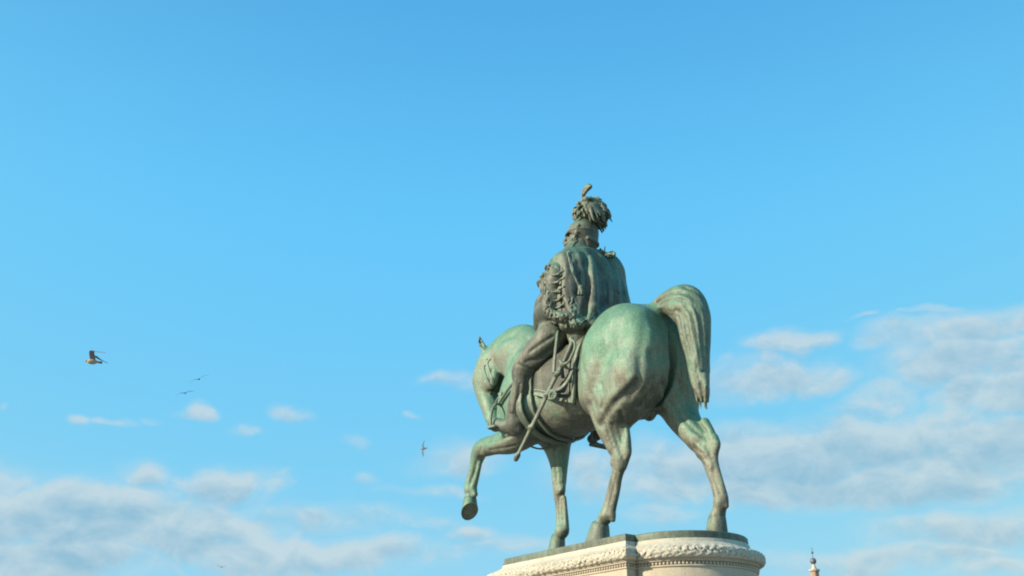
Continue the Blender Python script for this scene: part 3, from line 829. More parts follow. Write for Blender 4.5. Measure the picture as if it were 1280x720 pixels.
# helmet
H0 = at(727, 296, 0.0); LF = np.array([cos(radians(42)), sin(radians(42)), 0.0]); SDV = np.array([-LF[1], LF[0], 0.0])
HP = lambda f, s, u, *r: tuple(H0 + LF*f + SDV*s + np.array([0, 0, u])) + r
def helmet_clay(v=.0085):
    c = Clay(H0 - (.45, .45, .35), H0 + (.45, .45, .50), v)
    Rm = np.stack([LF, SDV, np.array([0, 0, 1.0])], 1)
    c.blob(HP(-.015, 0, .045), (.195, .178, .185), .02, Rm)
    c.tube([HP(-.03, 0, .16, .10), HP(-.03, 0, .26, .085)], .05)
    c.tube([HP(-.06, 0, .04, .150), HP(-.07, 0, -.06, .138), HP(-.065, 0, -.13, .125)], .03)
    c.blob(HP(.175, 0, -.125), (.165, .20, .170), .01, Rm, mode='sub')
    c.blob(HP(.02, 0, -.19), (.10, .30, .12), .02, Rm, mode='sub')
    c.tube([HP(.10, -.13, .060, .016), HP(.165, -.085, .040, .014), HP(.200, 0, .030, .014), HP(.165, .085, .040, .014), HP(.10, .13, .060, .016)], .02)   # peak
    c.tube([HP(.11, -.06, .075, .022), HP(.15, 0, .065, .026), HP(.11, .06, .075, .022)], .04)
    c.tube([HP(-.10, .15, -.10, .018), HP(-.17, .08, -.12, .020), HP(-.20, 0, -.125, .022), HP(-.17, -.08, -.12, .020), HP(-.10, -.15, -.10, .018)], .03)
    q = [HP(.188*cos(a) - .015, .172*sin(a), .035 + .02*cos(a), .014) for a in np.linspace(0, 2*pi, 21)]
    c.tube(q, .006)
    c.tube([HP(.16, 0, .12, .012), HP(.08, 0, .205, .014), HP(-.03, 0, .235, .014), HP(-.14, 0, .19, .013), HP(-.195, 0, .09, .012)], .006)
    for s in (1, -1):
        c.blob(HP(.02, .165*s, .07), (.03, .03, .03), .01)
        c.tube([HP(.02, .165*s, .06, .013), HP(.06, .15*s, -.04, .014), HP(.10, .10*s, -.14, .015), HP(.115, .03*s, -.185, .014)], .006)     # chin scales
    return c
hcl = helmet_clay(RV*.75); hel = clay_obj('helmet', hcl, M_CLOAK, rider)
surf_cord('chin_strap', [(722, 289), (720, 297), (717, 305), (714, 310)], .008, (hcl, rc), hel)
def plume_clay(v=.0085):
    B = at(731, 265, 0); c = Clay(at(742, 268, 0) - (.5, .5, .36), at(742, 268, 0) + (.5, .5, .36), v)
    r = np.random.default_rng(12)
    Rr = wdir((1, 0, 0)); Ff = wdir((0, 1, 0)); Up = np.array([0, 0, 1.0])
    c.blob(B + Rr*.05 - Up*.03, (.15, .15, .11), .05); c.blob(B + Rr*.17 - Up*.04, (.10, .10, .09), .05)
    for i in range(190):
        lay = r.uniform(0, 1)                      # 1 = topmost feathers
        if r.uniform() < .74:
            dep = r.uniform(-.20, .20); reach = r.uniform(.22, .33)*(1 - .6*(dep/.3)**2)*(.80 + .2*math.sin(pi*min(1, lay*1.25)))
            end = B + Rr*reach + Ff*dep + Up*(-.19 + .29*lay + r.uniform(-.02, .02))
        else:
            a = r.uniform(.45*pi, 1.55*pi); end = B + (Rr*cos(a) + Ff*sin(a))*r.uniform(.11, .165) + Up*(-.12 + .19*lay)
        start = B + Up*(-.04 + .13*lay) + Ff*r.uniform(-.05, .05) + Rr*r.uniform(-.03, .04)
        L = np.linalg.norm(end - start); mid_ = (start + end)/2 + Up*L*r.uniform(.10, .22) + Ff*r.uniform(-.03, .03)
        q3 = start + (end - start)*.82 + Up*L*.06
        tip = end - Up*r.uniform(.01, .045) - (end - start)/L*r.uniform(-.01, .03)
        w = r.uniform(.011, .021)
        c.tube([tuple(start) + (w*.7,), tuple(mid_) + (w*1.25,), tuple(q3) + (w*1.1,), tuple(end) + (w*.8,), tuple(tip) + (w*.4,)], .003, sub=4)
    for i in range(70):
        u = r.uniform(.0, .30); e = B + Rr*u + Ff*r.uniform(-.21, -.12)*(1 - .5*max(0, u - .15)/.15) + Up*r.uniform(-.16, .07)
        s0 = B + Up*r.uniform(.04, .10) - Ff*.04 + Rr*r.uniform(-.08, .03); m = (s0 + e)/2 - Ff*r.uniform(.05, .10) + Up*.03; w = r.uniform(.012, .020)
        c.tube([tuple(s0) + (w*.8,), tuple(m) + (w*1.2,), tuple(e) + (w,), tuple(e + (e - m)*.25 - Up*.03) + (w*.4,)], .003, sub=4)
    c.grain(.0025, 45, 2)
    return c
clay_obj('plume', plume_clay(RV*.8), M_TRIM, hel)
def aigrette_clay(v=.008):
    c = Clay(at(733, 244, 0) - (.25, .2, .25), at(733, 244, 0) + (.25, .2, .28), v)
    c.tube([J(727.5, 256, 0, 1.3), J(728, 248, 0, 2.0), J(730, 241, 0, 3.2), J(733, 236, 0, 4.0), J(736, 233.5, 0, 4.0), J(738, 233, 0, 2.6)], .01)
    for dx in (-2, 0, 2): c.tube([J(730 + dx*.3, 242, .02, 1), J(734 + dx*.7, 235, .02, 1.6), J(737 + dx, 231.5, .02, .8)], .006)
    return c
clay_obj('aigrette', aigrette_clay(), M_TRIM, hel)

# ------------------------------------------------------------------ harness
def trunk_r(x, th, cz=2.05):
    d = np.array([0, cos(th), sin(th)]); p = np.array([x, 0, cz])
    for t in np.arange(.2, 1.1, .01):
        q = p + d*t; g = (q - hc.lo)/hc.v; i = np.round(g).astype(int)
        if hc.f[tuple(np.clip(i, 0, np.array(hc.n) - 1))] > 0: return t
    return 1.0
def drape(name, x0, x1, th0, th1, off, mat, parent, nx=16, nt=50, edge=None, thick=.03, cz=2.05):
    xs = np.linspace(x0, x1, nx); ths = np.linspace(th0, th1, nt)
    P = np.zeros((nx, nt, 3)); I_ = np.zeros((nx, nt, 3))
    for i, x in enumerate(xs):
        rr = np.array([trunk_r(x, t, cz) for t in ths]); rr = np.convolve(np.pad(rr, 2, 'edge'), np.ones(5)/5, 'valid')
        for j, t in enumerate(ths):
            xx = x; tt = t
            if edge: xx, tt = edge((x - x0)/(x1 - x0), (t - th0)/(th1 - th0), x, t)
            o_ = off*(1 + .25*sin(xx*17 + tt*2)) 
            P[i, j] = (xx, cos(tt)*(rr[j] + o_), cz + sin(tt)*(rr[j] + o_)); I_[i, j] = (xx, cos(tt)*(rr[j] - thick), cz + sin(tt)*(rr[j] - thick))
    V = np.vstack([P.reshape(-1, 3), I_.reshape(-1, 3)]); n = nx*nt; Q = []
    ix = lambda i, j: i*nt + j
    for i in range(nx - 1):
        for j in range(nt - 1): Q.append((ix(i, j), ix(i+1, j), ix(i+1, j+1), ix(i, j+1)))
    for i in range(nx - 1):
        for j in (0, nt - 1):
            q = (ix(i, j), ix(i+1, j), ix(i+1, j) + n, ix(i, j) + n); Q.append(q if j else q[::-1])
    for j in range(nt - 1):
        for i in (0, nx - 1):
            q = (ix(i, j), ix(i, j+1), ix(i, j+1) + n, ix(i, j) + n); Q.append(q[::-1] if i else q)
    o = mesh_obj(name, V, Q, mat, parent); return o, P
saddle = clay_obj('saddle', (lambda c: (c.tube([(1.02, 0, 2.66, .16), (1.2, 0, 2.60, .20), (1.55, 0, 2.54, .24), (1.9, 0, 2.60, .18), (2.02, 0, 2.70, .10)], .08, ((0, 0, 1), .75)),
    c.tube([(1.0, .25, 2.58, .07), (.98, 0, 2.78, .09), (1.0, -.25, 2.58, .07)], .05), c)[-1])(Clay((.7, -.5, 2.25), (2.3, .5, 2.95), .014)), M_RIDER, horse)
def side_y(x, z, sgn=1):
    i = int(np.clip(round((x - hc.lo[0])/hc.v), 0, hc.n[0]-1)); k = int(np.clip(round((z - hc.lo[2])/hc.v), 0, hc.n[2]-1))
    c_ = hc.f[i, :, k]; w = np.where(c_ < 0)[0]
    if len(w) == 0: return 0.0
    return hc.lo[1] + hc.v*(w[-1] if sgn > 0 else w[0])
def top_z(x, y):
    i = int(round((x - hc.lo[0])/hc.v)); j = int(round((y - hc.lo[1])/hc.v)); w = np.where(hc.f[i, j, :] < 0)[0]
    return hc.lo[2] + hc.v*w[-1]
def saddle_cloth():
    nx, nS, nT = 26, 34, 18; rows = []
    for i in range(nx):
        u = i/(nx - 1); hem = 1.60 + .27*u + .010*sin(u*9)
        col_ = []
        zs = np.linspace(hem, 2.40, nS)
        for sg in (1, -1):
            ys = []; run = 0
            for z in zs[::-1]:
                x = .955 + (1.72 - .955)*u + .09*(1 - u)*(2.4 - z)/.8
                run = max(run*.998, abs(side_y(x, z, sg))); ys.append((x, run))
            ys = ys[::-1]; Y_ = np.array([q[1] for q in ys]); Y_ = np.convolve(np.pad(Y_, 2, 'edge'), np.ones(5)/5, 'valid')
            side = [(ys[k][0], sg*(Y_[k] + .035 + .014*sin(u*11 + zs[k]*5)*(1 - k/nS)), zs[k]) for k in range(nS)]
            col_.append(side)
        L, R = col_[0], col_[1][::-1]
        yt = np.linspace(L[-1][1], R[0][1], nT + 2)[1:-1]; x = L[-1][0]
        top = [(x, y, max(2.42, top_z(x, y*.92)) + .03) for y in yt]
        rows.append(L + top + R)
    P = np.array(rows)
    P[:, nS-4:nS+nT+4, 2] = (np.roll(P, 1, 1) + np.roll(P, -1, 1) + P)[:, nS-4:nS+nT+4, 2]/3
    nx, nt = P.shape[:2]; C0 = P*1.0; I_ = P.copy(); I_[:, :, 1] -= np.sign(P[:, :, 1])*.028; n = nx*nt
    V = np.vstack([P.reshape(-1, 3), I_.reshape(-1, 3)]); ix = lambda i, j: i*nt + j; Q = []
    for i in range(nx - 1):
        for j in range(nt - 1): Q += [(ix(i, j), ix(i+1, j), ix(i+1, j+1), ix(i, j+1)), (ix(i, j)+n, ix(i, j+1)+n, ix(i+1, j+1)+n, ix(i+1, j)+n)]
    for i in range(nx - 1):
        for j in (0, nt - 1):
            q = (ix(i, j), ix(i+1, j), ix(i+1, j) + n, ix(i, j) + n); Q.append(q[::-1] if j == 0 else q)
    for j in range(nt - 1):
        for i in (0, nx - 1):
            q = (ix(i, j), ix(i, j+1), ix(i, j+1) + n, ix(i, j) + n); Q.append(q if i == 0 else q[::-1])
    return P, mesh_obj('saddle_cloth', V, Q, M_CLOTH, horse)
CP, cloth = saddle_cloth()
def cloth_edge(idx, w, name='border'):
    r = np.array([CP[i, j] for i, j in idx]); N = np.array([(0, 1.0 if p[1] > 0 else -1.0, .05) for p in r])
    V, Q = band_mesh(r + N*.006, N, w, .010); mesh_obj(name, V, Q, M_TRIM, cloth)
for e, w in ((1, .045), (4, .016)):
    nx_, nt_ = CP.shape[:2]
    cloth_edge([(e, j) for j in range(30, e, -1)] + [(i, e) for i in range(e, nx_ - 1)], w)
    cloth_edge([(e, j) for j in range(nt_ - 31, nt_ - 1 - e)] + [(i, nt_ - 1 - e) for i in range(e, nx_ - 1)], w)
def ring_strap(name, xf, w, off, th0=0, th1=2*pi, n=80, mat=None, parent=None):
    P, N = [], []
    for th in np.linspace(th0, th1, n):
        x = xf(th); P.append((x, cos(th)*(trunk_r(x, th) + off), 2.05 + sin(th)*(trunk_r(x, th) + off))); N.append((0, cos(th), sin(th)))
    P = np.array(P); P[1:-1] = (P[:-2] + P[1:-1]*2 + P[2:])/4
    V, Q = band_mesh(P, N, w, .012); return mesh_obj(name, V, Q, mat or M_TRIM, parent or horse)
ring_strap('girth', lambda t: 1.93, .11, .034, -pi - .2, .2)
0 and ring_strap('girth_buckle_strap', lambda t: 1.93, .045, .048, -pi - .2, .2)
ring_strap('girth', lambda t: 1.78, .035, .028, -pi - .2, .2)
# hanging strap under the girth
cord('martingale', [J(655, 549, .28, 1), J(662, 557, .16, 1), J(675, 561, .05, 1), J(690, 558, -.05, 1), J(700, 551, -.12, 1)], .012, horse, twist=False)

# bridle
def hstrap(name, q, w, t=.008, parent=None):
    q = spline([(a, b) for a, b in q], 5)
    P, N = [], []
    for x, y in q:
        h = hc.hit(x, y)
        if h is None: continue
        i = np.round((h - hc.lo)/hc.v).astype(int); i = np.clip(i, 2, np.array(hc.n) - 3)
        g = np.array([hc.f[i[0]+2, i[1], i[2]] - hc.f[i[0]-2, i[1], i[2]], hc.f[i[0], i[1]+2, i[2]] - hc.f[i[0], i[1]-2, i[2]], hc.f[i[0], i[1], i[2]+2] - hc.f[i[0], i[1], i[2]-2]])
        g /= np.linalg.norm(g) + 1e-9; P.append(h + g*.006); N.append(g)
    if len(P) < 3: return None
    V, Q = band_mesh(P, N, w, t); return mesh_obj(name, V, Q, M_TRIM, parent or bridle)
bridle = mesh_obj('bridle', *band_mesh([(3.2 + .13*cos(a), .02 + .145*sin(a), 2.83 + .13*cos(a)) for a in np.linspace(-2.2, 2.2, 24)], [(cos(a)*.8, sin(a), cos(a)*.8) for a in np.linspace(-2.2, 2.2, 24)], .045, .012), M_TRIM, horse)
hstrap('cheek_strap', [(608, 449), (611, 462), (617, 477), (624, 491), (628, 499)], .035)
hstrap('cheek_strap', [(605, 456), (607, 468), (613, 482), (620, 495)], .028)
hstrap('noseband', [(612, 490), (619, 493), (628, 492)], .035)
hstrap('browband', [(604, 458), (608, 455), (613, 448)], .03)
def torus_obj(name, c, R, r, n, mat, parent, sx=1.0):
    n = np.array(n, float); n /= np.linalg.norm(n); u = np.cross(n, (0.1, .2, .97)); u /= np.linalg.norm(u); w = np.cross(n, u)
    V = []; Q = []; A, B = 24, 8
    for i in range(A):
        a = 2*pi*i/A
        for j in range(B):
            b = 2*pi*j/B; V.append(np.array(c) + (u*cos(a)*sx + w*sin(a))*(R + r*cos(b)) + n*r*sin(b))
            Q.append((i*B + j, ((i+1) % A)*B + j, ((i+1) % A)*B + (j+1) % B, i*B + (j+1) % B))
    return mesh_obj(name, V, Q, mat, parent)
torus_obj('bit_ring', at(628, 501, .14), .055, .013, (.2, 1, 0), M_TRIM, bridle)
cord('rein', [tuple(at(628, 503, .16)), tuple(at(622, 508, .30)), tuple(at(616, 511, .36)), tuple(at(620, 502, .40)), tuple(at(628, 490, .42)), tuple(at(636, 478, .42)), tuple(at(650, 450, .34)), tuple(at(668, 420, .18)), (2.03, .14, 2.95)], .012, bridle, twist=False)
cord('rein', [tuple(at(627, 500, .15)), tuple(at(628, 488, .30)), tuple(at(634, 472, .36)), tuple(at(646, 452, .32)), tuple(at(664, 424, .2)), (2.03, .10, 2.93)], .010, bridle, twist=False)
cord('rein', [(3.2, -.12, 2.1), (2.95, -.32, 2.4), (2.5, -.28, 2.85), (2.04, .05, 2.95)], .010, bridle, twist=False)

# stirrups
def stirrup(foot, top, Y):
    f = np.array(foot)
    c = Clay(f - (.30, .22, .18), f + (.30, .24, .45), .009)
    q = []
    for a in np.linspace(-.15, pi + .15, 11):
        q.append((f[0] + .02, f[1] + .115*cos(a), f[2] + .02 + .25*max(sin(a), -.2)) + (.017,))
    c.tube(q, .01)
    c.tube([(f[0] + .03, f[1] - .12, f[2] - .055, .030), (f[0] + .03, f[1] + .12, f[2] - .055, .030)], .02, ((0, 0, 1), .6))
    c.tube([(f[0] - .05, f[1] - .10, f[2] - .055, .026), (f[0] - .05, f[1] + .10, f[2] - .055, .026)], .02, ((0, 0, 1), .6))
    for s in (1, -1): c.tube([(f[0] - .05, f[1] + .11*s, f[2] - .045, .018), (f[0] + .03, f[1] + .12*s, f[2] - .045, .018)], .02)
    o = clay_obj('stirrup', c, M_TRIM, saddle)
    cord('stirrup_leather', [(f[0] + .02, f[1], f[2] + .27), tuple((f + np.array(top))/2 + np.array([0, .02*(1 if Y > 0 else -1), .15])), tuple(top)], .018, saddle, twist=False)
fl = at(624, 531, .50); stirrup(fl, (1.95, .50, 2.2), 1)
stirrup(tuple(at(750, 552, -.56)), (1.90, -.52, 2.1), -1)
def toe(c, pts): pass
# spur
0 and cord('spur', [tuple(at(648, 536, .46)), tuple(at(653, 537, .45)), tuple(at(657, 538, .44))], .012, rider, twist=False)

# sword with its scabbard, guard and slings
def sword_clay():
    a = at(645, 573, .60); b = at(716, 424, .56)
    c = Clay(np.minimum(a, b) - .2, np.maximum(a, b) + .2, .0095)
    c.tube([J(645.5, 572, .60, 3.0), J(660, 543, .60, 3.6), J(676, 510, .60, 4.0), J(690, 480, .59, 4.2), J(702, 457, .58, 4.2)], .01, ((.3, 1, 0), .55))
    for x, y in ((664, 534), (684, 493), (697, 467)):
        p = at(x, y, .60); c.blob(p, (.055, .035, .035), .012)
    c.tube([J(644.8, 574, .60, 3.2), J(647, 569, .60, 3.8)], .01)
    return c
sword = clay_obj('scabbard', sword_clay(), M_TRIM, rider)
def hilt_clay():
    p = at(712, 440, .57); c = Clay(p - .35, p + .35, .0085)
    c.tube([J(702, 458, .58, 3.2), J(707, 449, .58, 3.0), J(712, 438, .57, 3.4), J(715, 429, .56, 3.4), J(714, 424, .56, 3.4)], .01)
    c.tube([J(714, 424, .57, 1.6), J(718, 428, .58, 1.6), J(718.5, 436, .60, 1.6), J(715, 445, .60, 1.7), J(711, 452, .60, 1.8), J(704, 456, .59, 2.2)], .006)
    c.tube([J(700, 451, .62, 2), J(704, 456, .60, 2.6), J(709, 460, .55, 2)], .008)
    return c
clay_obj('hilt', hilt_clay(), M_TRIM, sword)
def flatstrap(name, pts, w):
    P = spline(pts, 8); V, Q = band_mesh(P, [(-.25, 1, 0)]*len(P), w, .010); return mesh_obj(name, V, Q, M_RIDER, sword)
flatstrap('sling', [tuple(at(697, 414, .44)), tuple(at(695, 432, .54)), tuple(at(693, 450, .57)), tuple(at(692, 466, .59))], .036)
flatstrap('sling', [tuple(at(716, 462, .50)), tuple(at(710, 475, .54)), tuple(at(701, 485, .57)), tuple(at(688, 489, .60))], .038)
0 and flatstrap('sling', [tuple(at(713, 478, .50)), tuple(at(707, 489, .55)), tuple(at(699, 493, .58)), tuple(at(688, 492, .61))], .026)
torus_obj('buckle', at(691, 494, .61), .042, .016, (-.4, 1, 0), M_TRIM, sword)
0 and cord('belt_cord', [tuple(at(693, 462, .59)), tuple(at(695, 455, .6)), tuple(at(700, 448, .58)), tuple(at(706, 438, .54)), tuple(at(711, 425, .5))], .012, sword)

# ------------------------------------------------------------------ pedestal
PW, PR, PL = .775, .643, 1.93
def outline(d, nA=150, nS=6, nL=150):
    """plan of the plinth grown outwards by d: a block with a round apse at each end"""
    w = PW + d; R = PR + d; yj = sqrt(max(R*R - d*d, 1e-6))
    P = []
    a0 = atan2(yj, -d)                      # rear apse from the left junction round the back to the right junction
    for t in np.linspace(a0, 2*pi - a0, nA, endpoint=False): P.append((R*cos(t), R*sin(t)))
    for t in np.linspace(0, 1, nS, endpoint=False): P.append((-d, -yj + (-w + yj)*t))
    for t in np.linspace(0, 1, nL, endpoint=False): P.append((-d + (PL + 2*d)*t, -w))
    for t in np.linspace(0, 1, nS, endpoint=False): P.append((PL + d, -w + (w - yj)*t))
    a1 = atan2(-yj, d)
    for t in np.linspace(a1, -a1, nA, endpoint=False): P.append((PL + R*cos(t), R*sin(t)))
    for t in np.linspace(0, 1, nS, endpoint=False): P.append((PL + d, yj + (w - yj)*t))
    for t in np.linspace(0, 1, nL, endpoint=False): P.append((PL + d - (PL + 2*d)*t, w))
    for t in np.linspace(0, 1, nS, endpoint=False): P.append((-d, w - (w - yj)*t))
    return np.array(P)
def arclen(P): 
    L = np.linalg.norm(np.roll(P, -1, 0) - P, axis=1); return np.concatenate([[0], np.cumsum(L)[:-1]]), L.sum()
def sweep(name, prof, mat, parent, relief=None, nA=150, nL=150, cap_top=False, cap_bot=False, smooth=True, jit=0.0):
    base = outline(.1, nA, 6, nL); S, T = arclen(base); n = len(base)
    V = []
    for k, (d, z) in enumerate(prof):
        P0 = outline(d, nA, 6, nL)
        if relief is not None:
            P1 = outline(d + .01, nA, 6, nL); N = (P1 - P0)/.01
            h = relief(S, k/(len(prof) - 1)); P0 = P0 + N*h[0][:, None]; zz = z + h[1]
        else: zz = np.full(n, z)
        V.append(np.column_stack([P0, zz]))
    V = np.vstack(V); m = len(prof); Q = []
    for k in range(m - 1):
        i = np.arange(n); j = (i + 1) % n
        Q.append(np.column_stack([k*n + i, k*n + j, (k+1)*n + j, (k+1)*n + i])[:, ::-1])
    Q = np.vstack(Q)
    o = mesh_obj(name, V, Q, mat, parent, smooth)
    bm = bmesh.new(); bm.from_mesh(o.data); bm.verts.ensure_lookup_table()
    if cap_top: bm.faces.new([bm.verts[i] for i in range(n)])
    if cap_bot: bm.faces.new([bm.verts[(m-1)*n + i] for i in range(n)][::-1])
    bmesh.ops.recalc_face_normals(bm, faces=bm.faces)
    bm.to_mesh(o.data); bm.free()
    o.data.polygons.foreach_set('use_smooth', np.full(len(o.data.polygons), smooth))
    o.data.set_sharp_from_angle(angle=radians(35))
    return o

def stone(name, c0, c1, stain=.3, seed=0.0, rough=.8, bump=.4):
    k = NT(name); pos = k.mapping(k.n('ShaderNodeNewGeometry').outputs['Position'], (1, 1, 1), (seed, seed, seed))
    big = k.noise(pos, 1.3, 5, .6, .4); fine = k.noise(pos, 60, 5, .7); mid = k.noise(pos, 9, 5, .6)
    vein = k.noise(k.mapping(pos, (1, 1, 5)), 2.0, 6, .7, 1.2)
    base = k.ramp(k.math('ADD', k.math('MULTIPLY', big, .6), k.math('MULTIPLY', mid, .4)), [(.35, c0), (.65, c1)])
    base = k.mix(k.math('MULTIPLY', k.ramp(vein, [(.50, (0, 0, 0)), (.72, (1, 1, 1))]), .35), base, (.42, .37, .30))
    run = k.noise(k.mapping(pos, (7, 7, .6)), 1.5, 5, .6)
    st = k.ramp(k.math('ADD', k.math('MULTIPLY', run, .6), k.math('MULTIPLY', mid, .4)), [(.50, (0, 0, 0)), (.68, (1, 1, 1))])
    base = k.mix(k.math('MULTIPLY', st, stain), base, (.20, .18, .14))
    cu = k.n('ShaderNodeSeparateXYZ'); k.l(k.n('ShaderNodeNewGeometry').outputs['Position'], cu.inputs[0])
    cz = k.n('ShaderNodeMapRange'); cz.inputs[1].default_value = -.36; cz.inputs[2].default_value = -.08; k.l(cu.outputs[2], cz.inputs[0])
    cs = k.ramp(k.noise(k.mapping(pos, (11, 11, 1.2)), 1.7, 5, .6), [(.50, (0, 0, 0)), (.66, (1, 1, 1))])
    base = k.mix(k.math('MULTIPLY', k.math('MULTIPLY', cs, cz.outputs[0]), .50), base, (.27, .33, .24))     # copper run-off from the bronze
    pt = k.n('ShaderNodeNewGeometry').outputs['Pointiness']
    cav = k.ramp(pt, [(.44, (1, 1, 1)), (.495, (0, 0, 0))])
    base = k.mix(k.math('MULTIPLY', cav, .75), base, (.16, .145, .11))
    k.l(k.mix(1.0, base, k.ramp(fine, [(.3, (.85, .85, .85)), (.7, (1.12, 1.12, 1.12))]), 'MULTIPLY'), k.b.inputs['Base Color'])
    k.b.inputs['Roughness'].default_value = rough; k.b.inputs['Specular IOR Level'].default_value = .3
    k.bump(k.math('ADD', mid, k.math('MULTIPLY', fine, .4)), bump, .01)
    return k.m
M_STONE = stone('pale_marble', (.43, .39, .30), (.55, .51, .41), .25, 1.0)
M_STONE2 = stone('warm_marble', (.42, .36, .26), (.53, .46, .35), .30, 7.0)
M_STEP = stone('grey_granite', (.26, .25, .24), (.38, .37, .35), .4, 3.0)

ped = empty('pedestal', (.965, 0, GROUND)); tag(ped, 'cream carved stone pedestal with rounded ends, leaf moulding and bead course, carrying the bronze statue', 'pedestal')
# bronze slab of the statue, with low modelled ground inside its rim
slab = sweep('bronze_base', [(-.028, 0.0), (-.006, -.001), (0, -.008), (.002, -.040), (.0, -.068), (-.02, -.0695)], M_SLAB, statue, cap_top=True, cap_bot=True)
gc = bmesh.new()
nx, ny = 90, 44; grid = {}
for i in range(nx + 1):
    for j in range(ny + 1):
        x = -.58 + (PL + 1.16)*i/nx; y = -.70 + 1.40*j/ny
        q = max(0, -x, x - PL); edge = max(min(.70 - abs(y), x - .02, PL - x - .02), .60 - math.hypot(q, y))
        z = .066*(1 - math.exp(-max(0, edge)/.20)) + .006*sin(x*9 + y*5)*min(1, max(0, edge)*5) if edge > 0 else -.004
        z = min(z, GZ + .004); grid[i, j] = gc.verts.new((x, y, z - .003 if edge > 0 else -.01))
for i in range(nx):
    for j in range(ny):
        vs = (grid[i, j], grid[i+1, j], grid[i+1, j+1], grid[i, j+1])
        if all(v.co.z > -.009 for v in vs): gc.faces.new(vs)
bm_obj('modelled_ground', gc, M_SLAB, slab, True)

prof_top = [(-.03, -.071), (.010, -.0715), (.014, -.080), (.018, -.100)]
sweep('capping', prof_top, M_STONE, ped, cap_top=True)
def torus_prof(n=26):
    P = []
    for t in np.linspace(0, 1, n):
        # slopes out below the slab then rolls under
        if t < .45: u = t/.45; P.append((.018 + .085*u**1.25, -.100 - .058*u))
        else:
            a = (t - .45)/.55*pi*.93; P.append((.103 + .044*sin(a)**.8*1.0 - .012*(t-.45), -.158 - .108*(1 - cos(a))/2))
    return P
def leaf_relief(S, v):
    # overlapping laurel leaves in three rows, thickening towards the roll
    amp = .0 if v < .20 else min(1, (v - .20)/.35)*(1 if v < .94 else max(0, (1 - v)/.06))
    h = np.zeros_like(S)
    for row, (v0, ph) in enumerate(((.22, .5), (.36, 0), (.50, .5), (.64, 0), (.78, .5), (.92, 0))):
        p = .062
        u = (S/p + ph) % 1 - .5
        ii = np.floor(S/p + ph)
        jitter = .05*np.sin(ii*12.9898 + row*4.1)
        dv = (v - v0 - jitter)/.13
        body = np.clip(1 - (u/.46)**2 - dv**2, 0, 1)**.5
        rib = .22*np.exp(-(u/.05)**2)*(np.abs(dv) < .8)
        vein = .10*np.sin((np.abs(u)*1.2 + dv*.5)*22)
        h = np.maximum(h, body*(1 + vein*body) - rib*body + .25*dv*body)
    w = .55*np.sin(S*57 + v*31)*np.sin(S*23 - v*17) + .35*np.sin(S*101 - v*47)
    return (.012*amp*(h - .35 + .6*w), .004*amp*np.sin(S*71 + v*9))
sweep('leaf_moulding', torus_prof(44), M_STONE, ped, relief=leaf_relief, nA=560, nL=520)
P_ = torus_prof(44)[-1]
z0 = P_[1]
sweep('fillet_course', [(P_[0], z0), (.098, z0 - .001), (.098, z0 - .012), (.088, z0 - .013), (.088, z0 - .025), (.082, z0 - .026), (.076, z0 - .028)], M_STONE2, ped)
zb = z0 - .028
sweep('bead_course_ground', [(.076, zb), (.068, zb - .004), (.068, zb - .030), (.078, zb - .033), (.078, zb - .045), (.066, zb - .050)], M_STONE2, ped)
# beads
def beads():
    base = outline(.072, 400, 40, 400); S, T = arclen(base); n = int(T/.036); V = []; Q = []
    L = np.interp(np.arange(n)*T/n, np.append(S, T), np.arange(len(base) + 1))
    for k in range(n):
        i = int(L[k]) % len(base); f = L[k] - int(L[k]); p = base[i]*(1 - f) + base[(i+1) % len(base)]*f
        b0 = len(V); A, B = 8, 5
        for a in range(A):
            for b in range(B):
                th = 2*pi*a/A; ph = pi*(b + .5)/B
                V.append((p[0] + .0135*sin(ph)*cos(th), p[1] + .0135*sin(ph)*sin(th), zb - .017 + .0145*cos(ph)))
        for a in range(A):
            for b in range(B - 1):
                Q.append((b0 + a*B + b, b0 + a*B + b + 1, b0 + ((a+1) % A)*B + b + 1, b0 + ((a+1) % A)*B + b))
    return np.array(V), np.array(Q)
mesh_obj('bead_course', *beads(), M_STONE2, ped)
zs = zb - .050
shaft = [(.064, zs), (.064, zs - .05), (.070, zs - .10), (.085, zs - .17), (.088, zs - .172), (.088, zs - .20), (.060, zs - .205), (.058, zs - .24), (.058, -1.75), (.080, -1.80), (.085, -1.83), (.13, -1.86), (.135, -1.95), (.10, -1.98), (.10, -2.04)]
sweep('shaft', shaft, M_STONE2, ped)
sweep('base_moulding', [(.10, -2.04), (.16, -2.06), (.19, -2.12), (.17, -2.19), (.26, -2.22), (.27, -2.38), (.27, -2.62)], M_STONE, ped)
def box_bm(bm, lo, hi, bev=.012):
    r = bmesh.ops.create_cube(bm, size=1)['verts']
    for v in r: v.co = Vector([lo[i] + (v.co[i] + .5)*(hi[i] - lo[i]) for i in range(3)])
    if bev: bmesh.ops.bevel(bm, geom=list({e for v in r for e in v.link_edges}), offset=bev, segments=2, affect='EDGES')
for i, (e, a, b) in enumerate(((.55, -2.86, -2.62), (.95, -3.10, -2.86), (1.35, -3.35, -3.10))):
    bm = bmesh.new(); box_bm(bm, (-.65 - e, -.78 - e, a), (2.58 + e, .78 + e, b), .02); bm_obj('step', bm, M_STEP, ped)

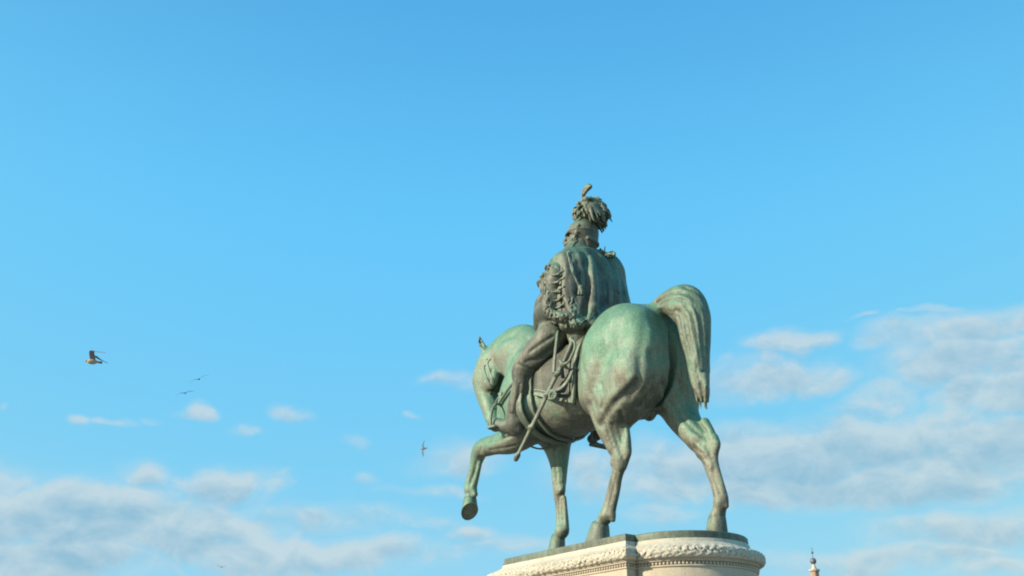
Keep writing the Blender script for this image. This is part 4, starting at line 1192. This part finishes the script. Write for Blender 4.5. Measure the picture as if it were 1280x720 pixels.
# ------------------------------------------------------------------ paved square
kg = NT('stone_paving'); pos = kg.n('ShaderNodeNewGeometry').outputs['Position']
br = kg.n('ShaderNodeTexBrick'); br.inputs['Scale'].default_value = 1.0; br.inputs['Mortar Size'].default_value = .012; br.inputs['Brick Width'].default_value = 1.1; br.inputs['Row Height'].default_value = .55
br.inputs['Color1'].default_value = (.28, .26, .22, 1); br.inputs['Color2'].default_value = (.23, .21, .18, 1); br.inputs['Mortar'].default_value = (.07, .065, .06, 1)
kg.l(pos, br.inputs['Vector'])
kg.l(kg.mix(.5, br.outputs[0], kg.ramp(kg.noise(pos, .8, 6, .65), [(.3, (.17, .16, .135)), (.7, (.34, .31, .26))])), kg.b.inputs['Base Color'])
kg.b.inputs['Roughness'].default_value = .75; kg.bump(kg.noise(pos, 14, 4), .3, .01)
bm = bmesh.new(); bmesh.ops.create_circle(bm, cap_ends=True, radius=6000, segments=96)
g = bm_obj('ground', bm, kg.m); g.location = (0, 0, GROUND); tag(g, kind='structure')

# ------------------------------------------------------------------ far church steeple
def lathe(prof, N=24, c=(0, 0)):
    V = []; Q = []
    for r, z in prof:
        for k in range(N): V.append((c[0] + r*cos(2*pi*k/N), c[1] + r*sin(2*pi*k/N), z))
    for i in range(len(prof) - 1):
        for k in range(N): Q.append((i*N + k, i*N + (k+1) % N, (i+1)*N + (k+1) % N, (i+1)*N + k))
    Q += [tuple(range(0, 4))] if False else []
    return np.array(V), np.array(Q)
def flat(name, rgb, rough=.7, var=.25, scale=4.0, metal=0.0):
    k = NT(name); p = k.n('ShaderNodeNewGeometry').outputs['Position']
    a = tuple(v*(1 - var) for v in rgb); b = tuple(v*(1 + var) for v in rgb)
    k.l(k.ramp(k.noise(p, scale, 5, .6), [(.3, a), (.7, b)]), k.b.inputs['Base Color']); k.b.inputs['Roughness'].default_value = rough; k.b.inputs['Metallic'].default_value = metal
    return k.m
DT = 140.0
tp = far(1018.6, 719, DT); bx, by = tp[0], tp[1]
zt = lambda yy: far(1018.6, yy, DT)[2]
tower = empty('church_steeple', (bx, by, GROUND)); tag(tower, 'distant brick church steeple with grey ball and weathervane, rising behind the pedestal', 'steeple')
M_BR = flat('brown_brick', (.38, .26, .165), .85, .25, .9); M_TS = flat('pale_dressed_stone', (.46, .41, .33), .8, .15, 1.5); M_LEAD = flat('weathered_lead', (.13, .135, .15), .5, .3, 3, .3)  # the brick is its own plain brown, varied by noise
def tl(name, prof, mat, N=24, sm=True):
    V, Q = lathe(prof, N); V = V + np.array([bx, by, 0]); o = mesh_obj(name, V, Q, mat, tower, sm); o.data.set_sharp_from_angle(angle=radians(40)); return o
z712 = zt(712.2)
tl('lantern_drum', [(0.02, z712 + .02), (.62, z712 + .02), (.66, z712 - .10), (.66, z712 - .22), (.54, z712 - .26), (.53, z712 - 1.4), (.70, z712 - 1.5), (.75, z712 - 1.7), (1.2, z712 - 1.75), (1.25, z712 - 2.0)], M_BR, 8, False)
tl('cornice', [(.54, z712 - .24), (.68, z712 - .14), (.70, z712 + .03), (.42, z712 + .08), (.40, z712 + .10)], M_TS)
tl('cone', [(.40, z712 + .06), (.22, z712 + .45), (.12, z712 + .85), (.05, z712 + 1.0)], M_TS)
zball = zt(701)
tl('ball', [(.03, zball - .48), (.12, zball - .42)] + [(.40*sin(a), zball - .40*cos(a)*1.05) for a in np.linspace(.3, pi - .15, 14)] + [(.06, zball + .55), (.02, zball + .62)], M_LEAD)
tl('rod', [(.05, zball + .4), (.035, zt(690.5) - .1), (.03, zt(683))], M_LEAD, 8)
tl('orb', [(.16*sin(a) + .004, zt(690) - .16*cos(a)) for a in np.linspace(0, pi, 10)], M_LEAD, 12)
bm = bmesh.new(); zc = zt(685.5)
box_bm(bm, (bx - .22, by - .03, zc - .03), (bx + .22, by + .03, zc + .03), .01); bm_obj('cross_arm', bm, M_LEAD, tower)
tl('upper_drum', [(1.22, z712 - 1.98), (1.22, z712 - 4.6), (1.5, z712 - 4.8), (1.55, z712 - 5.1), (2.3, z712 - 5.2)], M_BR, 8, False)
bm = bmesh.new(); box_bm(bm, (bx - 2.4, by - 2.4, GROUND), (bx + 2.4, by + 2.4, z712 - 5.2), .08); tw = bm_obj('tower_shaft', bm, M_BR, tower)
for sx, sy in ((1, 0), (-1, 0), (0, 1), (0, -1)):
    bm = bmesh.new()
    cx_, cy_ = bx + sx*2.4, by + sy*2.4; hw = .45
    lo = (cx_ - (.04 if sx else hw), cy_ - (.04 if sy else hw), z712 - 9.0); hi = (cx_ + (.04 if sx else hw), cy_ + (.04 if sy else hw), z712 - 6.6)
    box_bm(bm, lo, hi, .0); bm_obj('belfry_opening', bm, M_LEAD, tw)
bm = bmesh.new(); box_bm(bm, (bx - 2.7, by - 2.7, z712 - 5.9), (bx + 2.7, by + 2.7, z712 - 5.5), .06); bm_obj('tower_cornice', bm, M_TS, tw)

# ------------------------------------------------------------------ gulls
M_GB = flat('gull_plumage_pale', (.42, .31, .20), .8, .25, 12); M_GW = flat('gull_wing_brown', (.19, .15, .15), .8, .3, 20); M_GD = flat('gull_plumage_dark', (.10, .12, .16), .8, .3, 20)
def gull(name, loc, fwd, upv, span, wl, wr, body_m, wing_m, label, blen=.42, bthick=1.0):
    """wl, wr: (elevation of inner wing, elevation of outer wing, sweep) in degrees"""
    f = np.array(fwd, float); f /= np.linalg.norm(f); u = np.array(upv, float); u -= f*(u @ f); u /= np.linalg.norm(u); r = np.cross(f, u)
    e = empty(name, tuple(loc)); tag(e, label, 'bird', 'gulls flying in the sky')
    loc = np.array(loc)
    def prim(pts): return [tuple(loc + f*a + r*b + u*c_) + (q,) for a, b, c_, q in pts]
    L = blen
    pts = prim([(L*.52, 0, .0, .012), (L*.42, 0, .01, .036*bthick), (L*.30, 0, .0, .040*bthick), (L*.12, 0, 0, .072*bthick), (-L*.12, 0, 0, .070*bthick), (-L*.35, 0, .01, .035*bthick), (-L*.5, 0, .015, .022)])
    P = np.array(pts); c = Clay(P[:, :3].min(0) - .12, P[:, :3].max(0) + .12, .014); c.tube(pts, .02)
    body = clay_obj('body', c, body_m, e)
    V, Q = band_mesh([loc - f*L*.42, loc - f*L*.58 + u*.01, loc - f*L*.75 + u*.015], [u]*3, .12, .008, [.6, 1, 1.25]); mesh_obj('tail', V, Q, wing_m, e)
    for s, (a1, a2, sw) in ((-1, wl), (1, wr)):
        a1, a2, sw = radians(a1), radians(a2), radians(sw)
        h = span/2
        p0 = loc + r*.05*s + u*.02
        p1 = p0 + (r*s*cos(a1) + u*sin(a1) + f*.25)*h*.42
        p2 = p1 + (r*s*cos(a2)*cos(sw) + u*sin(a2) - f*sin(sw))*h*.36
        p3 = p2 + (r*s*cos(a2)*cos(sw) + u*sin(a2) - f*sin(sw)*1.4)*h*.30
        S = spline([p0, p1, p2, p3], 5); ch = np.interp(np.linspace(0, 1, len(S)), [0, .35, .7, 1], [.16, .14, .09, .01])*span/1.2
        V = []; Q = []
        for i, (p, cc) in enumerate(zip(S, ch)):
            nrm = u
            V += [p + f*cc*.35, p + f*cc*.1 + nrm*.016, p - f*cc*.65, p + f*cc*.1 - nrm*.006]
        for i in range(len(S) - 1):
            for k in range(4): Q.append((i*4 + k, i*4 + (k+1) % 4, (i+1)*4 + (k+1) % 4, (i+1)*4 + k))
        Q += [(0, 3, 2, 1), tuple((len(S)-1)*4 + k for k in range(4))]
        mesh_obj('wing', V, Q, wing_m, e)
    return e
R_ = wdir((1, 0, 0)); FWD = wdir((0, 1, 0)); UPW = np.array([0, 0, 1.0])
def mixv(a, b, c): return R_*a + FWD*b + UPW*c
g1 = gull('gull', far(115, 452, 34), mixv(-1, -.25, .06), mixv(.1, .25, 1), 1.30, (58, -14, 62), (80, -18, 70), M_GB, M_GW, 'brown and cream gull with raised wings flying alone at far left of the sky', .40, 1.15)
g2 = gull('gull', far(248.7, 474, 95), mixv(-.6, 1, .1), mixv(-.75, .0, 1), 1.75, (18, -8, 15), (14, -10, 15), M_GD, M_GD, 'small dark gull banking above the other of the pair at left')
g3 = gull('gull', far(231.5, 491.5, 115), mixv(-.5, 1, .05), mixv(-.36, .0, 1), 1.9, (14, -20, 15), (18, -8, 15), M_GD, M_GD, 'faint grey gull, lower one of the pair, just above a small cloud')
g4 = gull('gull', far(529.3, 561, 75), mixv(-1, .35, -.1), mixv(.15, -1, .2), 1.15, (8, -5, 12), (8, -5, 20), M_GD, M_GD, 'dark gull with wings spread upright, gliding left of the horse\'s raised hoof')
g5 = gull('gull', far(277, 709, 150), mixv(-.8, 1, .05), mixv(-.1, .0, 1), 1.2, (25, 5, 15), (25, 5, 15), M_GD, M_GD, 'tiny far gull low over the dark cloud bank at bottom left')
CLOUDS = [(150, 655, 260, 50, 1.2), (15, 600, 60, 26, .85), (200, 600, 48, 20, .9), (245, 655, 160, 22, 1.05), (298, 612, 50, 24, .95), (110, 622, 130, 18, .8), (410, 645, 110, 20, .75), (60, 700, 170, 36, 1.2), (360, 690, 220, 26, .95),
    (578, 672, 38, 14, .75), (520, 655, 60, 12, .5), (610, 690, 90, 14, .6), (244, 508, 28, 10, .80), (112, 525, 22, 9, .66), (152, 526, 36, 6, .62), (312, 535, 22, 10, .5), (370, 515, 18, 14, .58), (580, 484, 40, 11, .66),
    (460, 597, 24, 9, .62), (562, 572, 55, 22, .58), (520, 522, 9, 5, .5), (5, 508, 8, 5, .5), (200, 524, 16, 5, .5), (430, 546, 18, 8, .42), (540, 610, 60, 10, .5),
    (985, 432, 66, 13, .82), (962, 470, 70, 27, 1.0), (1030, 478, 50, 18, .75), (1105, 506, 58, 22, .9), (1085, 404, 20, 5, .5), (1175, 390, 35, 6, .55), (1235, 408, 110, 26, .95), (1140, 428, 70, 26, .75), (1205, 452, 115, 38, 1.0), (1262, 490, 95, 34, 1.0), (1190, 520, 70, 18, .7),
    (1040, 560, 210, 38, 1.2), (880, 580, 130, 32, 1.0), (760, 585, 90, 30, .8), (930, 540, 70, 20, .8), (1210, 560, 130, 44, 1.05), (1110, 600, 230, 30, 1.0), (960, 600, 220, 30, .9), (860, 560, 90, 22, .7), (1120, 545, 120, 26, .85), (820, 640, 60, 14, .55), (800, 600, 60, 24, .75), (1215, 655, 130, 26, .9), (1150, 690, 110, 18, .8), (1240, 705, 90, 14, .7), (1050, 705, 140, 14, .7), (740, 600, 40, 26, .6)]

# ------------------------------------------------------------------ daylight sky with broken cloud
EXPO = 0.8
sc.view_settings.view_transform = 'Standard'; sc.view_settings.look = 'None'; sc.view_settings.exposure = EXPO; sc.view_settings.gamma = 1
SUN_AZ = radians(-108); SUN_EL = radians(24)
sdir = wdir((sin(SUN_AZ)*cos(SUN_EL), cos(SUN_AZ)*cos(SUN_EL), sin(SUN_EL)))
wd = bpy.data.worlds.new('World'); sc.world = wd; wd.use_nodes = True
nt = wd.node_tree; nt.nodes.clear()
def WN(k, **kw):
    x = nt.nodes.new(k)
    for a, b in kw.items(): setattr(x, a, b)
    return x
def WM(op, *a, clamp=False):
    x = WN('ShaderNodeMath', operation=op, use_clamp=clamp)
    for i, v in enumerate(a):
        if isinstance(v, (int, float)): x.inputs[i].default_value = v
        else: nt.links.new(v, x.inputs[i])
    return x.outputs[0]
def WV(op, *a):
    x = WN('ShaderNodeVectorMath', operation=op)
    for i, v in enumerate(a):
        if isinstance(v, tuple): x.inputs[i].default_value = v
        elif isinstance(v, (int, float)): x.inputs[3].default_value = v
        else: nt.links.new(v, x.inputs[i])
    return x.outputs['Value'] if op in ('LENGTH', 'DOT_PRODUCT') else x.outputs['Vector']
def WR(v, a, b, c=0.0, d=1.0, kind='SMOOTHSTEP'):
    x = WN('ShaderNodeMapRange', interpolation_type=kind); nt.links.new(v, x.inputs[0])
    for i, q in enumerate((a, b, c, d)): x.inputs[i+1].default_value = q
    return x.outputs[0]
def WX(f, a, b):
    x = WN('ShaderNodeMix', data_type='RGBA')
    for s, v in ((x.inputs[0], f), (x.inputs[6], a), (x.inputs[7], b)):
        if isinstance(v, tuple): s.default_value = (*v, 1)
        elif isinstance(v, (int, float)): s.default_value = v
        else: nt.links.new(v, s)
    return x.outputs[2]
sk = WN('ShaderNodeTexSky', sky_type='NISHITA'); sk.sun_disc = False; sk.sun_elevation = SUN_EL; sk.sun_rotation = atan2(sdir[0], sdir[1])
sk.air_density = 1.0; sk.dust_density = .3; sk.ozone_density = 1.0
# colour response of the sky: keeps the Nishita distribution, clearer and more cyan
G2 = 2**EXPO
sep = WN('ShaderNodeSeparateColor'); nt.links.new(sk.outputs[0], sep.inputs[0])
cmb = WN('ShaderNodeCombineColor')
for i, (n0, t0, n1, t1) in enumerate(((.122, .150, .306, .300), (.196, .580, .438, .672), (.314, .945, .518, .885))):
    g = math.log(t1/t0)/math.log(n1/n0); a = t0/(n0**g)
    v = WM('MULTIPLY', WM('POWER', WM('MULTIPLY', sep.outputs[i], .1), g), a*10/G2)
    nt.links.new(v, cmb.inputs[i])
tc = WN('ShaderNodeTexCoord').outputs['Generated']
sx = WN('ShaderNodeSeparateXYZ'); nt.links.new(tc, sx.inputs[0])
hi = WX(WR(sx.outputs[2], sin(radians(25)), sin(radians(47)), 0, 1, 'SMOOTHSTEP'), (1.0, 1.0, 1.0), (.80, .72, .76))
mm = WN('ShaderNodeMix', data_type='RGBA', blend_type='MULTIPLY'); mm.inputs[0].default_value = 1; nt.links.new(cmb.outputs[0], mm.inputs[6]); nt.links.new(hi, mm.inputs[7])
skyc = mm.outputs[2]
el = WM('ARCSINE', sx.outputs[2]); az = WM('ARCTAN2', sx.outputs[1], sx.outputs[0])
ae = WN('ShaderNodeCombineXYZ'); nt.links.new(az, ae.inputs[0]); nt.links.new(el, ae.inputs[1]); ae = ae.outputs[0]
def wnoise(vec, scale, det, rough, dist=0.0):
    x = WN('ShaderNodeTexNoise'); x.inputs['Scale'].default_value = scale; x.inputs['Detail'].default_value = det; x.inputs['Roughness'].default_value = rough; x.inputs['Distortion'].default_value = dist
    nt.links.new(vec, x.inputs[0]); return x.outputs[0]
P1 = WV('MULTIPLY', tc, (1.0, 1.0, 1.5))
warp = WN('ShaderNodeTexNoise'); warp.inputs['Scale'].default_value = 9; warp.inputs['Detail'].default_value = 3; nt.links.new(P1, warp.inputs[0])
wv = WV('MULTIPLY', WV('SUBTRACT', warp.outputs['Color'], (.5, .5, .5)), (.14, .060, 0))
aew = WV('ADD', ae, wv)
dens = None; dens2 = None
# cloud banks and puffs: direction (azimuth, elevation), angular half-widths, weight
for (x, y, hw, hh, w) in CLOUDS:
    d = _ray(x, y); a0, e0 = atan2(d[1], d[0]), math.asin(d[2])
    dx = _ray(x + 1, y); da = abs(atan2(dx[1], dx[0]) - a0); dy = _ray(x, y - 1); de = abs(math.asin(dy[2]) - e0)
    q = WV('MULTIPLY', WV('SUBTRACT', aew, (a0, e0, 0.0)), (1/(hw*da*1.15), 1/(hh*de*1.15), 0.0))
    m = WR(WV('LENGTH', q), 1.45, .15, 0.0, w)
    q2 = WV('ADD', q, (0.0, 7.0*de/(hh*de*1.15), 0.0)); m2 = WR(WV('LENGTH', q2), 1.45, .15, 0.0, w)     # the same cloud a little higher up: tells sunlit tops from bases
    dens = m if dens is None else WM('MAXIMUM', dens, m); dens2 = m2 if dens2 is None else WM('MAXIMUM', dens2, m2)
# elsewhere round the horizon: a scatter of the same cloud
back = WM('MULTIPLY', WR(sx.outputs[2], .42, .06), WR(wnoise(P1, 2.2, 3, .5), .48, .62))
fl_ = WV('DOT_PRODUCT', tc, tuple(_ray(640, 500)))
back = WM('MULTIPLY', back, WR(fl_, .86, .70)); dens = WM('MAXIMUM', dens, back)
n1 = wnoise(P1, 19, 9, .60, .35); n1b = wnoise(WV('ADD', P1, (0.0, 0.0, .020)), 19, 6, .60, .35); n2 = wnoise(P1, 6, 4, .5)
body = WM('ADD', dens, WM('MULTIPLY', WM('SUBTRACT', n1, .5), 1.6))
cov = WM('MAXIMUM', WM('MULTIPLY', WR(body, .18, .92), WR(dens, .02, .22)), WM('MULTIPLY', WR(dens, .0, .75), WR(n2, .38, .62, .40, .78)))
n3 = wnoise(WV('MULTIPLY', tc, (1.0, 1.0, 5.0)), 5.5, 4, .5, .3)
lit = WM('ADD', WM('MULTIPLY', WM('SUBTRACT', n1, n1b), 2.4), WM('MULTIPLY', WM('SUBTRACT', n3, .5), .9))
lit = WM('ADD', lit, WM('MULTIPLY', WM('SUBTRACT', dens, dens2), 1.5))
lit = WM('ADD', lit, WR(body, .40, 1.30, .98, .26, 'LINEAR'), clamp=True)
ccol = WX(lit, tuple(v*10/G2 for v in (.30, .47, .595)), tuple(v*10/G2 for v in (.66, .715, .715)))
final = WX(WM('MULTIPLY', cov, .68), skyc, ccol)
bg = WN('ShaderNodeBackground'); bg.inputs[1].default_value = .1; nt.links.new(final, bg.inputs[0])
wo = WN('ShaderNodeOutputWorld'); nt.links.new(bg.outputs[0], wo.inputs[0])
wd.cycles.sampling_method = 'MANUAL'; wd.cycles.sample_map_resolution = 512

# ------------------------------------------------------------------ camera
cd = bpy.data.cameras.new('camera'); cam = bpy.data.objects.new('camera', cd); col.objects.link(cam)
cd.sensor_width = 36; cd.lens = FPX/1280*36; cd.clip_start = .1; cd.clip_end = 20000
Rv = wdir((1, 0, 0)); Uv = wdir((0, -sin(PITCH), cos(PITCH))); Fv = wdir((0, cos(PITCH), sin(PITCH)))
M = Matrix(((Rv[0], Uv[0], -Fv[0], CAM[0]), (Rv[1], Uv[1], -Fv[1], CAM[1]), (Rv[2], Uv[2], -Fv[2], CAM[2]), (0, 0, 0, 1)))
cam.matrix_world = M
sc.camera = cam

# ------------------------------------------------------------------ sun
sl = bpy.data.lights.new('sun', 'SUN'); sl.energy = 4.2; sl.angle = radians(.5); sl.color = (1.0, .88, .69)
so = bpy.data.objects.new('sun', sl); col.objects.link(so); so.location = (0, 0, 30)
so.rotation_euler = Vector(sdir).to_track_quat('Z', 'Y').to_euler()
sc.render.engine = 'CYCLES'; sc.cycles.use_denoising = True; sc.cycles.max_bounces = 6; sc.cycles.filter_width = 2.0
